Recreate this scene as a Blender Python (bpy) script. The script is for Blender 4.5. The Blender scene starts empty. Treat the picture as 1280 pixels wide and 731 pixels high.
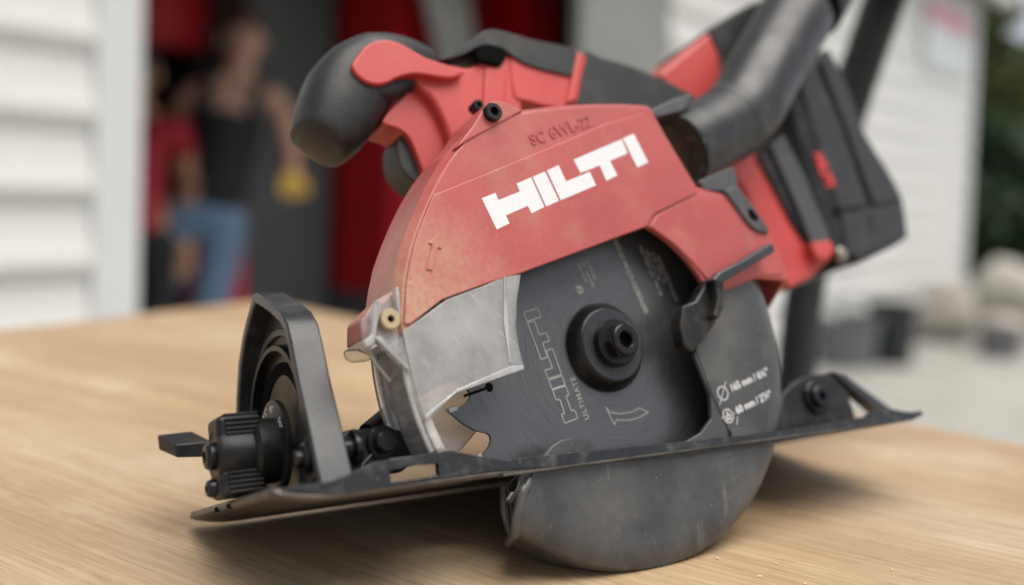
import bpy, bmesh, math, random
from mathutils import Vector, Matrix

# ------------------------------------------------------------------ camera, sky, sun, exposure
sc = bpy.context.scene
COL = sc.collection
TABLE_Z = 0.93
CAM_H = TABLE_Z + 0.14874
cd = bpy.data.cameras.new('camera'); cam = bpy.data.objects.new('camera', cd); COL.objects.link(cam)
_cr = [(0.999391,-0.034899,-0.000000),(0.001522,0.043593,-0.999048),(0.034866,0.998440,0.043619)]
cam.matrix_world = Matrix.Translation((0, 0, CAM_H)) @ Matrix(_cr).to_4x4()
cd.sensor_fit = 'HORIZONTAL'; cd.sensor_width = 36; cd.lens = 33.75; cd.shift_y = -72.5/1280
cd.clip_start = 0.02; cd.clip_end = 500
cd.dof.use_dof = True; cd.dof.focus_distance = 0.385; cd.dof.aperture_fstop = 2.95
sc.camera = cam

SUN_EL, SUN_AZ = math.radians(74), math.radians(118)   # azimuth from +Y (view direction) towards +X
w = bpy.data.worlds.new('World'); sc.world = w; w.use_nodes = True
nt = w.node_tree; nt.nodes.clear()
sky = nt.nodes.new('ShaderNodeTexSky'); sky.sky_type = 'NISHITA'; sky.sun_disc = False
sky.sun_elevation = SUN_EL; sky.sun_rotation = SUN_AZ; sky.dust_density = 1.5; sky.air_density = 0.6; sky.ozone_density = 1
hs = nt.nodes.new('ShaderNodeHueSaturation'); hs.inputs['Saturation'].default_value = 0.28
bg = nt.nodes.new('ShaderNodeBackground'); bg.inputs['Strength'].default_value = 0.065
wo = nt.nodes.new('ShaderNodeOutputWorld')
nt.links.new(sky.outputs[0], hs.inputs['Color']); nt.links.new(hs.outputs[0], bg.inputs[0]); nt.links.new(bg.outputs[0], wo.inputs[0])
sd = bpy.data.lights.new('sun', 'SUN'); sd.energy = 1.5; sd.angle = math.radians(55); sd.color = (1, 0.95, 0.88)
so = bpy.data.objects.new('sun', sd); COL.objects.link(so)
_d = Vector((math.sin(SUN_AZ)*math.cos(SUN_EL), math.cos(SUN_AZ)*math.cos(SUN_EL), math.sin(SUN_EL)))
so.rotation_euler = _d.to_track_quat('Z', 'Y').to_euler()
sc.view_settings.view_transform = 'Standard'; sc.view_settings.look = 'None'
sc.view_settings.exposure = 1.46; sc.view_settings.gamma = 1.0
sc.cycles.max_bounces = 10; sc.cycles.transparent_max_bounces = 24
sc.cycles.use_denoising = True
rng = random.Random(7)

# ------------------------------------------------------------------ materials
MATS = {}
class NB:
    """small node helper"""
    def __init__(s, name):
        s.m = bpy.data.materials.new(name); s.m.use_nodes = True; s.t = s.m.node_tree
        s.b = s.t.nodes['Principled BSDF']; s.o = s.t.nodes['Material Output']; MATS[name] = s.m
    def n(s, typ, **kw):
        x = s.t.nodes.new(typ)
        for k, v in kw.items():
            if k.startswith('i_'): x.inputs[k[2:].replace('_', ' ')].default_value = v
            else: setattr(x, k, v)
        return x
    def l(s, a, b): s.t.links.new(a, b)
    def coord(s, scale=(1, 1, 1), rot=(0, 0, 0), kind='Object'):
        tc = s.n('ShaderNodeTexCoord'); m0 = s.n('ShaderNodeMapping'); mp = s.n('ShaderNodeMapping')
        m0.inputs['Rotation'].default_value = rot; mp.inputs['Scale'].default_value = scale
        s.l(tc.outputs[kind], m0.inputs[0]); s.l(m0.outputs[0], mp.inputs[0]); return mp.outputs[0]
    def noise(s, co, scale, detail=4, rough=.55):
        x = s.n('ShaderNodeTexNoise'); x.inputs['Scale'].default_value = scale
        x.inputs['Detail'].default_value = detail; x.inputs['Roughness'].default_value = rough
        s.l(co, x.inputs['Vector']); return x.outputs['Fac']
    def ramp(s, fac, stops):
        x = s.n('ShaderNodeValToRGB'); e = x.color_ramp.elements
        while len(e) < len(stops): e.new(0.5)
        for el, (p, c) in zip(e, stops):
            el.position = p; el.color = (c, c, c, 1) if isinstance(c, (int, float)) else (*c, 1)
        s.l(fac, x.inputs[0]); return x.outputs[0]
    def mix(s, fac, a, b, blend='MIX'):
        x = s.n('ShaderNodeMix', data_type='RGBA', blend_type=blend)
        for sock, v in ((x.inputs[0], fac), (x.inputs[6], a), (x.inputs[7], b)):
            if isinstance(v, (int, float)): sock.default_value = v
            elif isinstance(v, tuple): sock.default_value = (*v, 1)
            else: s.l(v, sock)
        return x.outputs[2]
    def math(s, op, a, b=0.0):
        x = s.n('ShaderNodeMath', operation=op)
        for i, v in enumerate((a, b)):
            if isinstance(v, (int, float)): x.inputs[i].default_value = v
            else: s.l(v, x.inputs[i])
        return x.outputs[0]
    def bump(s, h, strength=.2, dist=.001):
        x = s.n('ShaderNodeBump'); x.inputs['Strength'].default_value = strength; x.inputs['Distance'].default_value = dist
        s.l(h, x.inputs['Height']); s.l(x.outputs[0], s.b.inputs['Normal'])
    def set(s, **kw):
        for k, v in kw.items():
            i = s.b.inputs[k.replace('_', ' ')]
            if hasattr(v, 'is_linked') or hasattr(v, 'links'): s.l(v, i)
            elif isinstance(v, tuple): i.default_value = (*v, 1)
            else: i.default_value = v
        return s.m

def plastic(name, col, rough, dust=.25, dcol=(.42, .34, .24), grain=900, gstr=.25, spec=.5, dscale=60, lo=.5, hi=.8, patch=None, scuff=0):
    """moulded plastic: fine spark texture, uneven colour, a film of wood dust in patches"""
    k = NB(name); co = k.coord()
    g = k.noise(co, grain, 2); big = k.noise(co, dscale, 6, .65); fine = k.noise(co, 420, 3, .7)
    c0 = k.mix(k.ramp(k.noise(co, 25, 3), [(.3, 0.), (.7, 1.)]), tuple(x*.9 for x in col), tuple(min(1, x*1.1) for x in col))
    d = k.math('MULTIPLY', k.ramp(big, [(lo, 0.), (hi, 1.)]), dust)
    sp = k.math('MULTIPLY', k.ramp(fine, [(.66, 0.), (.74, 1.)]), min(1, dust*1.6))
    dd = k.math('MAXIMUM', d, sp)
    if patch:                                     # a drift of wood dust caught on one corner
        tc = k.n('ShaderNodeTexCoord'); vm = k.n('ShaderNodeVectorMath', operation='DISTANCE'); k.l(tc.outputs['Object'], vm.inputs[0]); vm.inputs[1].default_value = patch[0]
        dist = k.math('DIVIDE', vm.outputs['Value'], patch[1]); w_ = k.math('SUBTRACT', k.math('ADD', 1.0, k.math('MULTIPLY', k.math('SUBTRACT', big, .5), 1.2)), dist)
        w_ = k.math('MULTIPLY', k.ramp(w_, [(.0, 0.), (.9, 1.)]), k.ramp(fine, [(.25, .35), (.65, 1.)])); dd = k.math('MAXIMUM', dd, k.math('MULTIPLY', w_, patch[2]))
    if scuff:                                     # rub marks and smears in a few directions
        for rot_, sc_, lo_ in (((0, .35, 0), (30, 60, 420), .56), ((0, -.9, 0), (26, 60, 300), .60), ((0, 1.5, 0), (14, 40, 120), .56)):
            s_ = k.noise(k.coord(sc_, rot_), 1., 5, .65); m_ = k.ramp(k.noise(co, 30, 3), [(.45, 0.), (.65, 1.)])
            dd = k.math('MAXIMUM', dd, k.math('MULTIPLY', k.math('MULTIPLY', k.ramp(s_, [(lo_, 0.), (lo_+.16, 1.)]), m_), scuff))
    k.set(Base_Color=k.mix(dd, c0, dcol), Roughness=k.ramp(k.noise(co, 45, 4), [(.3, max(.05, rough-.08)), (.7, rough+.1)]))
    k.b.inputs['Specular IOR Level'].default_value = spec
    k.bump(g, gstr, .0003)
    return k.m

def flat(name, col, rough=.6, metallic=0., bump=0, scale=30, var=.12):
    k = NB(name); co = k.coord(); f = k.noise(co, scale, 5)
    k.set(Base_Color=k.mix(k.ramp(f, [(.3, 0.), (.7, 1.)]), tuple(x*(1-var) for x in col), tuple(min(1, x*(1+var)) for x in col)), Roughness=rough, Metallic=metallic)
    if bump: k.bump(k.noise(co, scale*6, 4), bump, .002)
    return k.m

plastic('red_guard', (.39, .074, .071), .38, scuff=.10, dust=.30, grain=2600, gstr=.4, dscale=40, patch=((-.098, -.018, .020), .050, .75), dcol=(.46, .33, .21))
plastic('red_handle', (.48, .055, .048), .42, dust=.06, grain=700, gstr=.15)
plastic('rubber', (.017, .018, .0185), .48, dust=.10, grain=1100, gstr=.35, spec=.4)
plastic('black_plastic', (.008, .0085, .009), .36, dust=.12, grain=900, gstr=.3, spec=.35)
plastic('black_dusty', (.014, .015, .016), .5, dust=.45, grain=900, gstr=.35, dscale=260, lo=.58, hi=.72, spec=.25)
plastic('port_plastic', (.013, .0142, .0155), .38, dust=.10, grain=500, gstr=.08)
plastic('battery_grey', (.020, .0215, .0225), .40, dust=.06, grain=700, gstr=.2)
plastic('clip_grey', (.055, .058, .060), .40, dust=.15, grain=700, gstr=.2)
plastic('cast_black', (.021, .0225, .025), .34, dust=.16, grain=1500, gstr=.3, dcol=(.30, .28, .25), dscale=90)
plastic('guard_grey', (.040, .0415, .043), .34, scuff=.95, dust=.62, grain=1200, gstr=.25, dcol=(.17, .165, .15), dscale=24, lo=.40, hi=.82)
plastic('flange_black', (.012, .0135, .0155), .28, dust=.22, grain=1400, gstr=.3, dcol=(.30, .27, .23), dscale=120, lo=.5, hi=.75)
plastic('knob_black', (.006, .0065, .0075), .36, dust=.07, grain=800, gstr=.3, spec=.3)
flat('hose_black', (.014, .014, .015), .5)
flat('bolt_black', (.02, .02, .022), .28, .6)
flat('bolt_steel', (.35, .32, .27), .4, .8)
flat('brass_screw', (.42, .33, .20), .5, .5)
flat('print_white', (.66, .67, .68), .5, scale=500, var=.035)
flat('print_grey', (.30, .29, .26), .5, var=.1)
flat('print_gold', (.33, .32, .28), .5, .1, var=.25)
flat('print_red', (.55, .04, .04), .5)
flat('carbide', (.40, .39, .36), .35, .9)
flat('hole_shade', (.004, .004, .004), .9); MATS['hole_shade'].node_tree.nodes['Principled BSDF'].inputs['Specular IOR Level'].default_value = .05  # near-black without sheen: the shade inside openings put into the colour

# blade: coated steel, circular brushing round the arbor
k = NB('blade_steel'); co = k.coord()
sx = k.n('ShaderNodeSeparateXYZ'); k.l(co, sx.inputs[0])
rad = k.math('SQRT', k.math('ADD', k.math('POWER', sx.outputs[0], 2.), k.math('POWER', sx.outputs[2], 2.)))
cx_ = k.n('ShaderNodeCombineXYZ'); k.l(k.math('MULTIPLY', rad, 1500.), cx_.inputs[0])
k.l(k.math('MULTIPLY', k.math('ARCTAN2', sx.outputs[2], sx.outputs[0]), 2.2), cx_.inputs[1])
ringn = k.noise(cx_.outputs[0], 1.0, 5, .7)
smear = k.noise(co, 38, 6, .7)
bc = k.mix(k.ramp(ringn, [(.25, 0.), (.8, 1.)]), (.090, .092, .095), (.150, .153, .155))
bc = k.mix(k.math('MULTIPLY', k.ramp(smear, [(.5, 0.), (.8, 1.)]), .30), bc, (.17, .17, .165))
k.set(Base_Color=bc, Metallic=.7, Roughness=k.ramp(ringn, [(.3, .24), (.7, .42)]))
k.bump(ringn, .07, .0002)

# scuffed polycarbonate with dust film
k = NB('clear_plastic'); co = k.coord()
scr = k.noise(k.coord((1400, 40, 40), (0, .7, .4)), 1.0, 3, .7); scr2 = k.noise(k.coord((50, 50, 1500), (0, .5, 0)), 1.0, 3, .7); haze = k.noise(co, 28, 5, .6); fine = k.noise(co, 600, 3, .7)
opac = k.math('ADD', k.math('MULTIPLY', k.ramp(haze, [(.3, 0.), (.7, 1.)]), .40), k.math('MULTIPLY', k.math('MAXIMUM', k.ramp(scr, [(.64, 0.), (.70, 1.)]), k.ramp(scr2, [(.66, 0.), (.72, 1.)])), .30))
opac = k.math('ADD', opac, .17)
dif = k.n('ShaderNodeBsdfDiffuse'); k.l(k.mix(k.ramp(fine, [(.6, 0.), (.72, 1.)]), (.90, .89, .87), (.74, .62, .46)), dif.inputs[0])
tl = k.n('ShaderNodeBsdfTranslucent'); tl.inputs[0].default_value = (.86, .85, .83, 1)
dt = k.n('ShaderNodeMixShader'); dt.inputs[0].default_value = .4; k.l(dif.outputs[0], dt.inputs[1]); k.l(tl.outputs[0], dt.inputs[2])
tr = k.n('ShaderNodeBsdfTransparent'); tr.inputs[0].default_value = (.95, .95, .95, 1)
m1 = k.n('ShaderNodeMixShader'); k.l(opac, m1.inputs[0]); k.l(tr.outputs[0], m1.inputs[1]); k.l(dt.outputs[0], m1.inputs[2])
gl = k.n('ShaderNodeBsdfGlossy'); gl.inputs['Roughness'].default_value = .12
fr = k.n('ShaderNodeFresnel'); fr.inputs[0].default_value = 1.55
m2 = k.n('ShaderNodeMixShader'); k.l(fr.outputs[0], m2.inputs[0]); k.l(m1.outputs[0], m2.inputs[1]); k.l(gl.outputs[0], m2.inputs[2])
k.l(m2.outputs[0], k.o.inputs[0])
# the clean, clearer front channel of the same shield
k = NB('clear_channel'); co = k.coord()
tr = k.n('ShaderNodeBsdfTransparent'); tr.inputs[0].default_value = (.93, .92, .91, 1)
df = k.n('ShaderNodeBsdfDiffuse'); df.inputs[0].default_value = (.80, .77, .73, 1)
m1 = k.n('ShaderNodeMixShader'); k.l(k.ramp(k.noise(k.coord((60, 60, 300)), 1., 5), [(.3, .30), (.8, .58)]), m1.inputs[0]); k.l(tr.outputs[0], m1.inputs[1]); k.l(df.outputs[0], m1.inputs[2])
gl = k.n('ShaderNodeBsdfGlossy'); gl.inputs['Roughness'].default_value = .08
fr = k.n('ShaderNodeFresnel'); fr.inputs[0].default_value = 1.6
m2 = k.n('ShaderNodeMixShader'); k.l(fr.outputs[0], m2.inputs[0]); k.l(m1.outputs[0], m2.inputs[1]); k.l(gl.outputs[0], m2.inputs[2])
k.l(m2.outputs[0], k.o.inputs[0])

k = NB('clear_thin')
tr = k.n('ShaderNodeBsdfTransparent'); df = k.n('ShaderNodeBsdfDiffuse'); df.inputs[0].default_value = (.85, .84, .82, 1)
m1 = k.n('ShaderNodeMixShader'); k.l(k.ramp(k.noise(k.coord(), 90., 4), [(.35, .06), (.75, .34)]), m1.inputs[0]); k.l(tr.outputs[0], m1.inputs[1]); k.l(df.outputs[0], m1.inputs[2])
gl = k.n('ShaderNodeBsdfGlossy'); gl.inputs['Roughness'].default_value = .05
fr = k.n('ShaderNodeFresnel'); fr.inputs[0].default_value = 1.7
m2 = k.n('ShaderNodeMixShader'); k.l(fr.outputs[0], m2.inputs[0]); k.l(m1.outputs[0], m2.inputs[1]); k.l(gl.outputs[0], m2.inputs[2]); k.l(m2.outputs[0], k.o.inputs[0])
k = NB('clear_edge')  # whitish lip, ribs and rails: edge highlights put into the colour
tr = k.n('ShaderNodeBsdfTransparent'); df = k.n('ShaderNodeBsdfDiffuse'); df.inputs[0].default_value = (.88, .87, .85, 1)
m1 = k.n('ShaderNodeMixShader'); k.l(k.ramp(k.noise(k.coord(), 70., 4), [(.3, .20), (.8, .46)]), m1.inputs[0]); k.l(tr.outputs[0], m1.inputs[1]); k.l(df.outputs[0], m1.inputs[2])
gl = k.n('ShaderNodeBsdfGlossy'); gl.inputs['Roughness'].default_value = .06
fr = k.n('ShaderNodeFresnel'); fr.inputs[0].default_value = 1.8
m2 = k.n('ShaderNodeMixShader'); k.l(fr.outputs[0], m2.inputs[0]); k.l(m1.outputs[0], m2.inputs[1]); k.l(gl.outputs[0], m2.inputs[2]); k.l(m2.outputs[0], k.o.inputs[0])

# sole of the base plate: worn metal
k = NB('plate_metal'); co = k.coord((30, 240, 30))
s1 = k.noise(co, 1., 6, .7)
k.set(Base_Color=k.mix(k.ramp(s1, [(.35, 0.), (.7, 1.)]), (.055, .050, .044), (.15, .135, .115)), Metallic=.7, Roughness=.42)

# plywood: figure stretched along the grain, pores, pale sanded patches
k = NB('plywood')
GR = math.atan2(.5566, -.8308)
fig = k.noise(k.coord((1.2, 16, 1), (0, 0, -GR)), 1.6, 5, .6)
st = k.noise(k.coord((9, 420, 1), (0, 0, -GR)), 1., 4, .65)
st2 = k.noise(k.coord((45, 1300, 1), (0, 0, -GR)), 1., 2, .6)
pat = k.noise(k.coord((2.5, 5, 1), (0, 0, -GR)), 1.5, 4, .6)
c = k.mix(k.ramp(fig, [(.25, 0.), (.75, 1.)]), (.30, .195, .108), (.51, .380, .232))
c = k.mix(k.math('MULTIPLY', k.ramp(pat, [(.45, 0.), (.75, 1.)]), .6), c, (.56, .47, .335))
c = k.mix(k.math('MULTIPLY', k.ramp(st, [(.42, 1.), (.56, 0.)]), .50), c, (.27, .165, .085))
c = k.mix(k.math('MULTIPLY', k.ramp(st2, [(.33, 1.), (.41, 0.)]), .65), c, (.17, .10, .05))
blot = k.noise(k.coord((7, 11, 1), (0, 0, -GR)), 1., 5, .65); spk = k.noise(k.coord((160, 260, 1), (0, 0, -GR)), 1., 3, .6)
c = k.mix(k.math('MULTIPLY', k.ramp(blot, [(.35, 1.), (.55, 0.)]), .28), c, (.33, .215, .12))
c = k.mix(k.math('MULTIPLY', k.ramp(blot, [(.55, 0.), (.72, 1.)]), .35), c, (.60, .52, .38))
c = k.mix(k.math('MULTIPLY', k.ramp(spk, [(.70, 0.), (.76, 1.)]), .5), c, (.16, .10, .055))
k.set(Base_Color=c, Roughness=k.ramp(st, [(.3, .62), (.7, .46)]))
k.bump(st, .12, .0008)
flat('ply_edge', (.45, .33, .20), .7, scale=80)
flat('sawdust', (.70, .56, .36), .8)
flat('table_leg', (.40, .28, .16), .7)

flat('siding', (.71, .70, .665), .5, scale=3, var=.03)
flat('trim_white', (.68, .69, .68), .45, scale=3, var=.02)
flat('panel_grey', (.26, .26, .24), .6, scale=4)
flat('wall_dark', (.075, .08, .08), .8, scale=4)
flat('floor_dark', (.09, .085, .08), .8, scale=6)
flat('locker_grey', (.11, .125, .125), .5, scale=4)
flat('cabinet_red', (.60, .010, .020), .4, scale=4)
flat('beam_grey', (.42, .42, .39), .5, scale=6)
flat('roof_grey', (.12, .12, .12), .8)
flat('skin', (.44, .25, .18), .5, scale=12, var=.06)
flat('skin_tan', (.46, .26, .14), .5, scale=12, var=.06)
flat('hair_brown', (.07, .035, .022), .55, scale=80)
flat('hair_dark', (.05, .03, .022), .55, scale=80)
flat('black_cloth', (.012, .013, .015), .85, scale=60)
flat('denim', (.13, .21, .32), .85, scale=60, var=.25)
flat('red_cloth', (.34, .012, .03), .8, scale=40)
flat('glove_yellow', (.52, .33, .06), .7, scale=60)
flat('eye', (.02, .015, .012), .2)
flat('lips', (.35, .12, .10), .5)
flat('shoe_dark', (.03, .03, .03), .6)
flat('concrete', (.30, .295, .27), .85, bump=.3, scale=2.2, var=.18)
flat('sack_white', (.44, .42, .375), .8, bump=.4, scale=9)
flat('sack_tan', (.37, .345, .30), .85, bump=.4, scale=9)
flat('bin_grey', (.14, .145, .15), .5)
flat('bin_dark', (.014, .02, .022), .5)
flat('sign_pale', (.62, .66, .67), .5)
flat('sign_pink', (.62, .28, .32), .5)
flat('bark', (.07, .05, .035), .9, bump=.5, scale=14)
flat('leaf_dark', (.028, .060, .020), .6, scale=.8, var=.45)
flat('leaf_light', (.11, .135, .045), .6, scale=.8, var=.35)

# ------------------------------------------------------------------ mesh helpers (saw parts are given in millimetres, x rearwards, y away, z up)
MM = .001
def tag(o, label=None, cat=None, group=None, kind=None):
    if label: o['label'] = label
    if cat: o['category'] = cat
    if group: o['group'] = group
    if kind: o['kind'] = kind
    return o
def empty(name, loc=(0, 0, 0), rz=0):
    o = bpy.data.objects.new(name, None); COL.objects.link(o); o.location = loc; o.rotation_euler = (0, 0, rz); return o
def link(name, me, mat, parent=None, smooth=None):
    o = bpy.data.objects.new(name, me); COL.objects.link(o)
    if mat: me.materials.append(MATS[mat])
    if parent is not None: o.parent = parent
    if smooth is not None:
        me.polygons.foreach_set('use_smooth', [True]*len(me.polygons)); me.set_sharp_from_angle(angle=math.radians(smooth))
    return o
def from_bm(name, bm, mat, parent=None, smooth=35, recalc=True):
    if recalc: bmesh.ops.recalc_face_normals(bm, faces=bm.faces)
    me = bpy.data.meshes.new(name); bm.to_mesh(me); bm.free()
    return link(name, me, mat, parent, smooth)
def bevel(o, w_, seg=2, ang=35):
    m = o.modifiers.new('bevel', 'BEVEL'); m.width = w_; m.segments = seg; m.limit_method = 'ANGLE'; m.angle_limit = math.radians(ang); m.harden_normals = True
    return o
def slab(name, pts, a0, a1, mat, parent, bev=.6, seg=2, axis='Y', smooth=35, scale=MM):
    """polygon pts in the plane across `axis`, thick from a0 to a1"""
    bm = bmesh.new()
    def P(p, a):
        v = {'Y': (p[0], a, p[1]), 'X': (a, p[0], p[1]), 'Z': (p[0], p[1], a)}[axis]
        return bm.verts.new(Vector(v)*scale)
    A = [P(p, a0) for p in pts]; B = [P(p, a1) for p in pts]
    bm.faces.new(A); bm.faces.new(B[::-1]); n = len(pts)
    for i in range(n): bm.faces.new((A[i], B[i], B[(i+1) % n], A[(i+1) % n]))
    o = from_bm(name, bm, mat, parent, smooth)
    if bev: bevel(o, bev*scale, seg)
    return o
def box(name, lo, hi, mat, parent, bev=.5, seg=2, scale=MM):
    return slab(name, [(lo[0], lo[1]), (hi[0], lo[1]), (hi[0], hi[1]), (lo[0], hi[1])], lo[2], hi[2], mat, parent, bev, seg, 'Z', scale=scale)
def smooth_pts(pts, n=4, closed=True):
    """Catmull-Rom through pts"""
    out = []; m = len(pts); rngi = range(m if closed else m-1)
    for i in rngi:
        p0, p1, p2, p3 = (Vector(pts[(i+j-1) % m] if closed else pts[min(max(i+j-1, 0), m-1)]) for j in range(4))
        for s in range(n):
            t = s/n
            out.append(tuple(.5*((2*p1)+(p2-p0)*t+(2*p0-5*p1+4*p2-p3)*t*t+(3*p1-p0-3*p2+p3)*t**3)))
    if not closed: out.append(tuple(pts[-1]))
    return out
def lathe(name, prof, c, mat, parent, axis='Y', seg=48, smooth=35, scale=MM, cap=True, nside=None):
    """prof: (radius, along); c: centre"""
    bm = bmesh.new(); rings = []
    for r, a in prof:
        ring = []
        for i in range(seg):
            t = 2*math.pi*i/seg
            u, v_ = r*math.cos(t), r*math.sin(t)
            q = {'Y': (c[0]+u, c[1]+a, c[2]+v_), 'X': (c[0]+a, c[1]+u, c[2]+v_), 'Z': (c[0]+u, c[1]+v_, c[2]+a)}[axis]
            ring.append(bm.verts.new(Vector(q)*scale))
        rings.append(ring)
    for A, B in zip(rings, rings[1:]):
        for i in range(seg): bm.faces.new((A[i], A[(i+1) % seg], B[(i+1) % seg], B[i]))
    if cap: bm.faces.new(rings[0]); bm.faces.new(rings[-1][::-1])
    return from_bm(name, bm, mat, parent, smooth)
def tube(name, path, radii, mat, parent, seg=20, smooth=40, scale=MM, flat_=1.0, cap=True, up=(0, 1, 0)):
    """round section swept along path; flat_ squeezes the section's second axis"""
    P = [Vector(p) for p in path]; bm = bmesh.new(); rings = []
    ref = Vector(up)
    for i, p in enumerate(P):
        t = (P[min(i+1, len(P)-1)]-P[max(i-1, 0)]).normalized()
        s = t.cross(ref); s = s.normalized() if s.length > 1e-4 else Vector((1, 0, 0)); q = s.cross(t).normalized()
        r = radii[i] if isinstance(radii, (list, tuple)) else radii
        rings.append([bm.verts.new((p + s*r*math.cos(2*math.pi*j/seg) + q*r*flat_*math.sin(2*math.pi*j/seg))*scale) for j in range(seg)])
    for A, B in zip(rings, rings[1:]):
        for j in range(seg): bm.faces.new((A[j], A[(j+1) % seg], B[(j+1) % seg], B[j]))
    if cap: bm.faces.new(rings[0]); bm.faces.new(rings[-1][::-1])
    return from_bm(name, bm, mat, parent, smooth)
def ribbon(name, lines, wid, y, mat, parent, closed=True, thick=.08):
    """thin printed outline on a face that looks towards -y; lines: lists of (x, z)"""
    bm = bmesh.new()
    for pts in lines:
        n = len(pts)
        for i in range(n if closed else n-1):
            a, b = Vector(pts[i]), Vector(pts[(i+1) % n]); d = (b-a)
            if d.length < 1e-6: continue
            d.normalize(); nn = Vector((-d.y, d.x))*wid*.5; a -= d*wid*.5; b += d*wid*.5
            bm.faces.new([bm.verts.new(Vector((q.x, y, q.y))*MM) for q in (a-nn, b-nn, b+nn, a+nn)])
    return from_bm(name, bm, mat, parent, None, False)
def text(name, s, size, x, z, rot, y, mat, parent, extrude=.05, align='LEFT', shear=0, bold=0, spacing=1):
    cu = bpy.data.curves.new(name, 'FONT'); cu.body = s; cu.size = size*MM; cu.extrude = extrude*MM; cu.align_x = align; cu.offset = bold*MM; cu.space_character = spacing
    tmp = bpy.data.objects.new(name, cu); COL.objects.link(tmp); bpy.context.view_layer.update()
    me = bpy.data.meshes.new_from_object(tmp.evaluated_get(bpy.context.evaluated_depsgraph_get())); me.materials.clear(); me.materials.append(MATS[mat])
    bpy.data.objects.remove(tmp); o = bpy.data.objects.new(name, me); COL.objects.link(o); o.parent = parent
    # letters lie in the x-z plane, facing -y
    X = Vector((math.cos(rot), 0, math.sin(rot))); Z = Vector((-math.sin(rot), 0, math.cos(rot))); N = Vector((0, -1, 0))
    M = Matrix((X, Z, N)).transposed().to_4x4(); M.translation = Vector((x, y, z))*MM
    o.matrix_local = M
    return o
def arc(r, a0, a1, n=12, c=(0, 0)):
    return [(c[0]+r*math.cos(math.radians(a0+(a1-a0)*i/n)), c[1]+r*math.sin(math.radians(a0+(a1-a0)*i/n))) for i in range(n+1)]

# ------------------------------------------------------------------ ground and table
def ground():
    bm = bmesh.new(); s = 220
    bmesh.ops.create_grid(bm, x_segments=8, y_segments=8, size=s)
    o = from_bm('ground', bm, 'concrete', None, None); tag(o, 'pale concrete yard in front of the building', 'ground', kind='structure'); return o
ground()

TBL = empty('work_table', (0, .55, 0)); tag(TBL, 'plywood work table that the circular saw rests on', 'table')
def build_table():
    z0, z1 = TABLE_Z-.021, TABLE_Z
    far = Vector((-.315, 1.225)); e1 = Vector((.646, -.619)).normalized(); e2 = Vector((-.492, -.871)).normalized()
    a = far; b = far+e1*1.75; d = far+e2*1.95; c_ = Vector((.10, -.62))
    pts = [(p.x, p.y-.55) for p in (a, b, c_, d)]
    o = slab('table_top', pts, z0, z1, 'plywood', TBL, .002, 2, 'Z', scale=1)
    for px, py in ((-.31, 1.10), (.80, .10), (.10, -.45), (-1.12, -.38)):
        box('leg', (px-.035, py-.55-.035, 0), (px+.035, py-.55+.035, z0-.001), 'table_leg', TBL, .004, 2, 1)
build_table()

# ------------------------------------------------------------------ the circular saw
SAW = empty('circular_saw'); tag(SAW, 'red and black cordless circular saw lying tilted on the plywood table', 'saw')
_m = Matrix([(0.85274,-0.49048,-0.17960),(0.52227,0.79548,0.30733),(-0.00787,-0.35587,0.93450)]).to_4x4(); _m.translation = Vector((0.04148,0.41896,-0.06658)) + Vector((0, 0, CAM_H)); SAW.matrix_world = _m

# ---- blade with 24 carbide teeth, expansion slots
def build_blade():
    n = 24; R = 82.5; pts = []
    ph0 = math.radians(195.5)                     # one tooth tip here, faces upwards at the front
    teeth = []
    for i in range(n):
        a = ph0 + 2*math.pi*i/n; s = 2*math.pi/n
        def pp(r, f): return (r*math.cos(a+f*s), r*math.sin(a+f*s))
        pts += [pp(R-.4, 0), pp(R-1.4, .08), pp(R-4.0, .30), pp(R-7, .50), pp(R-9.0, .60), pp(R-11.2, .70), pp(R-12, .79), pp(R-11.2, .88), pp(R-9.0, .95), pp(R-6, .985), pp(R-3.5, .995)]
        teeth.append(a)
    pts = pts[::-1]
    o = slab('blade', pts, -.8, .8, 'blade_steel', SAW, 0, axis='Y')
    for a in teeth:
        t = Vector((math.cos(a), math.sin(a))); q = Vector((-t.y, t.x))
        P = [t*(R-4.2)-q*1.5, t*(R+.0)-q*1.7, t*(R-.2)+q*.3, t*(R-4.2)+q*.3]
        slab('carbide_tip', [tuple(p) for p in P], -1.15, 1.15, 'carbide', o, .15, 1)
    for i in range(4):                            # expansion slots with round ends, painted as shade-dark plates on the steel
        a = math.radians(192.6+90*i)
        t = Vector((math.cos(a), math.sin(a))); q = Vector((-t.y, t.x)); c = t*61.7
        P = [t*74-q*.55, t*63-q*.55] + [tuple(c+Vector((math.cos(b), math.sin(b)))*1.9) for b in [a-.35-math.pi*2*k_/14*.9 for k_ in range(14)]][::1] + [t*63+q*.55, t*74+q*.55]
        slab('expansion_slot', [tuple(p) for p in P], -.86, -.80, 'hole_shade', o, 0)
    return o
BLADE = build_blade()

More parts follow.
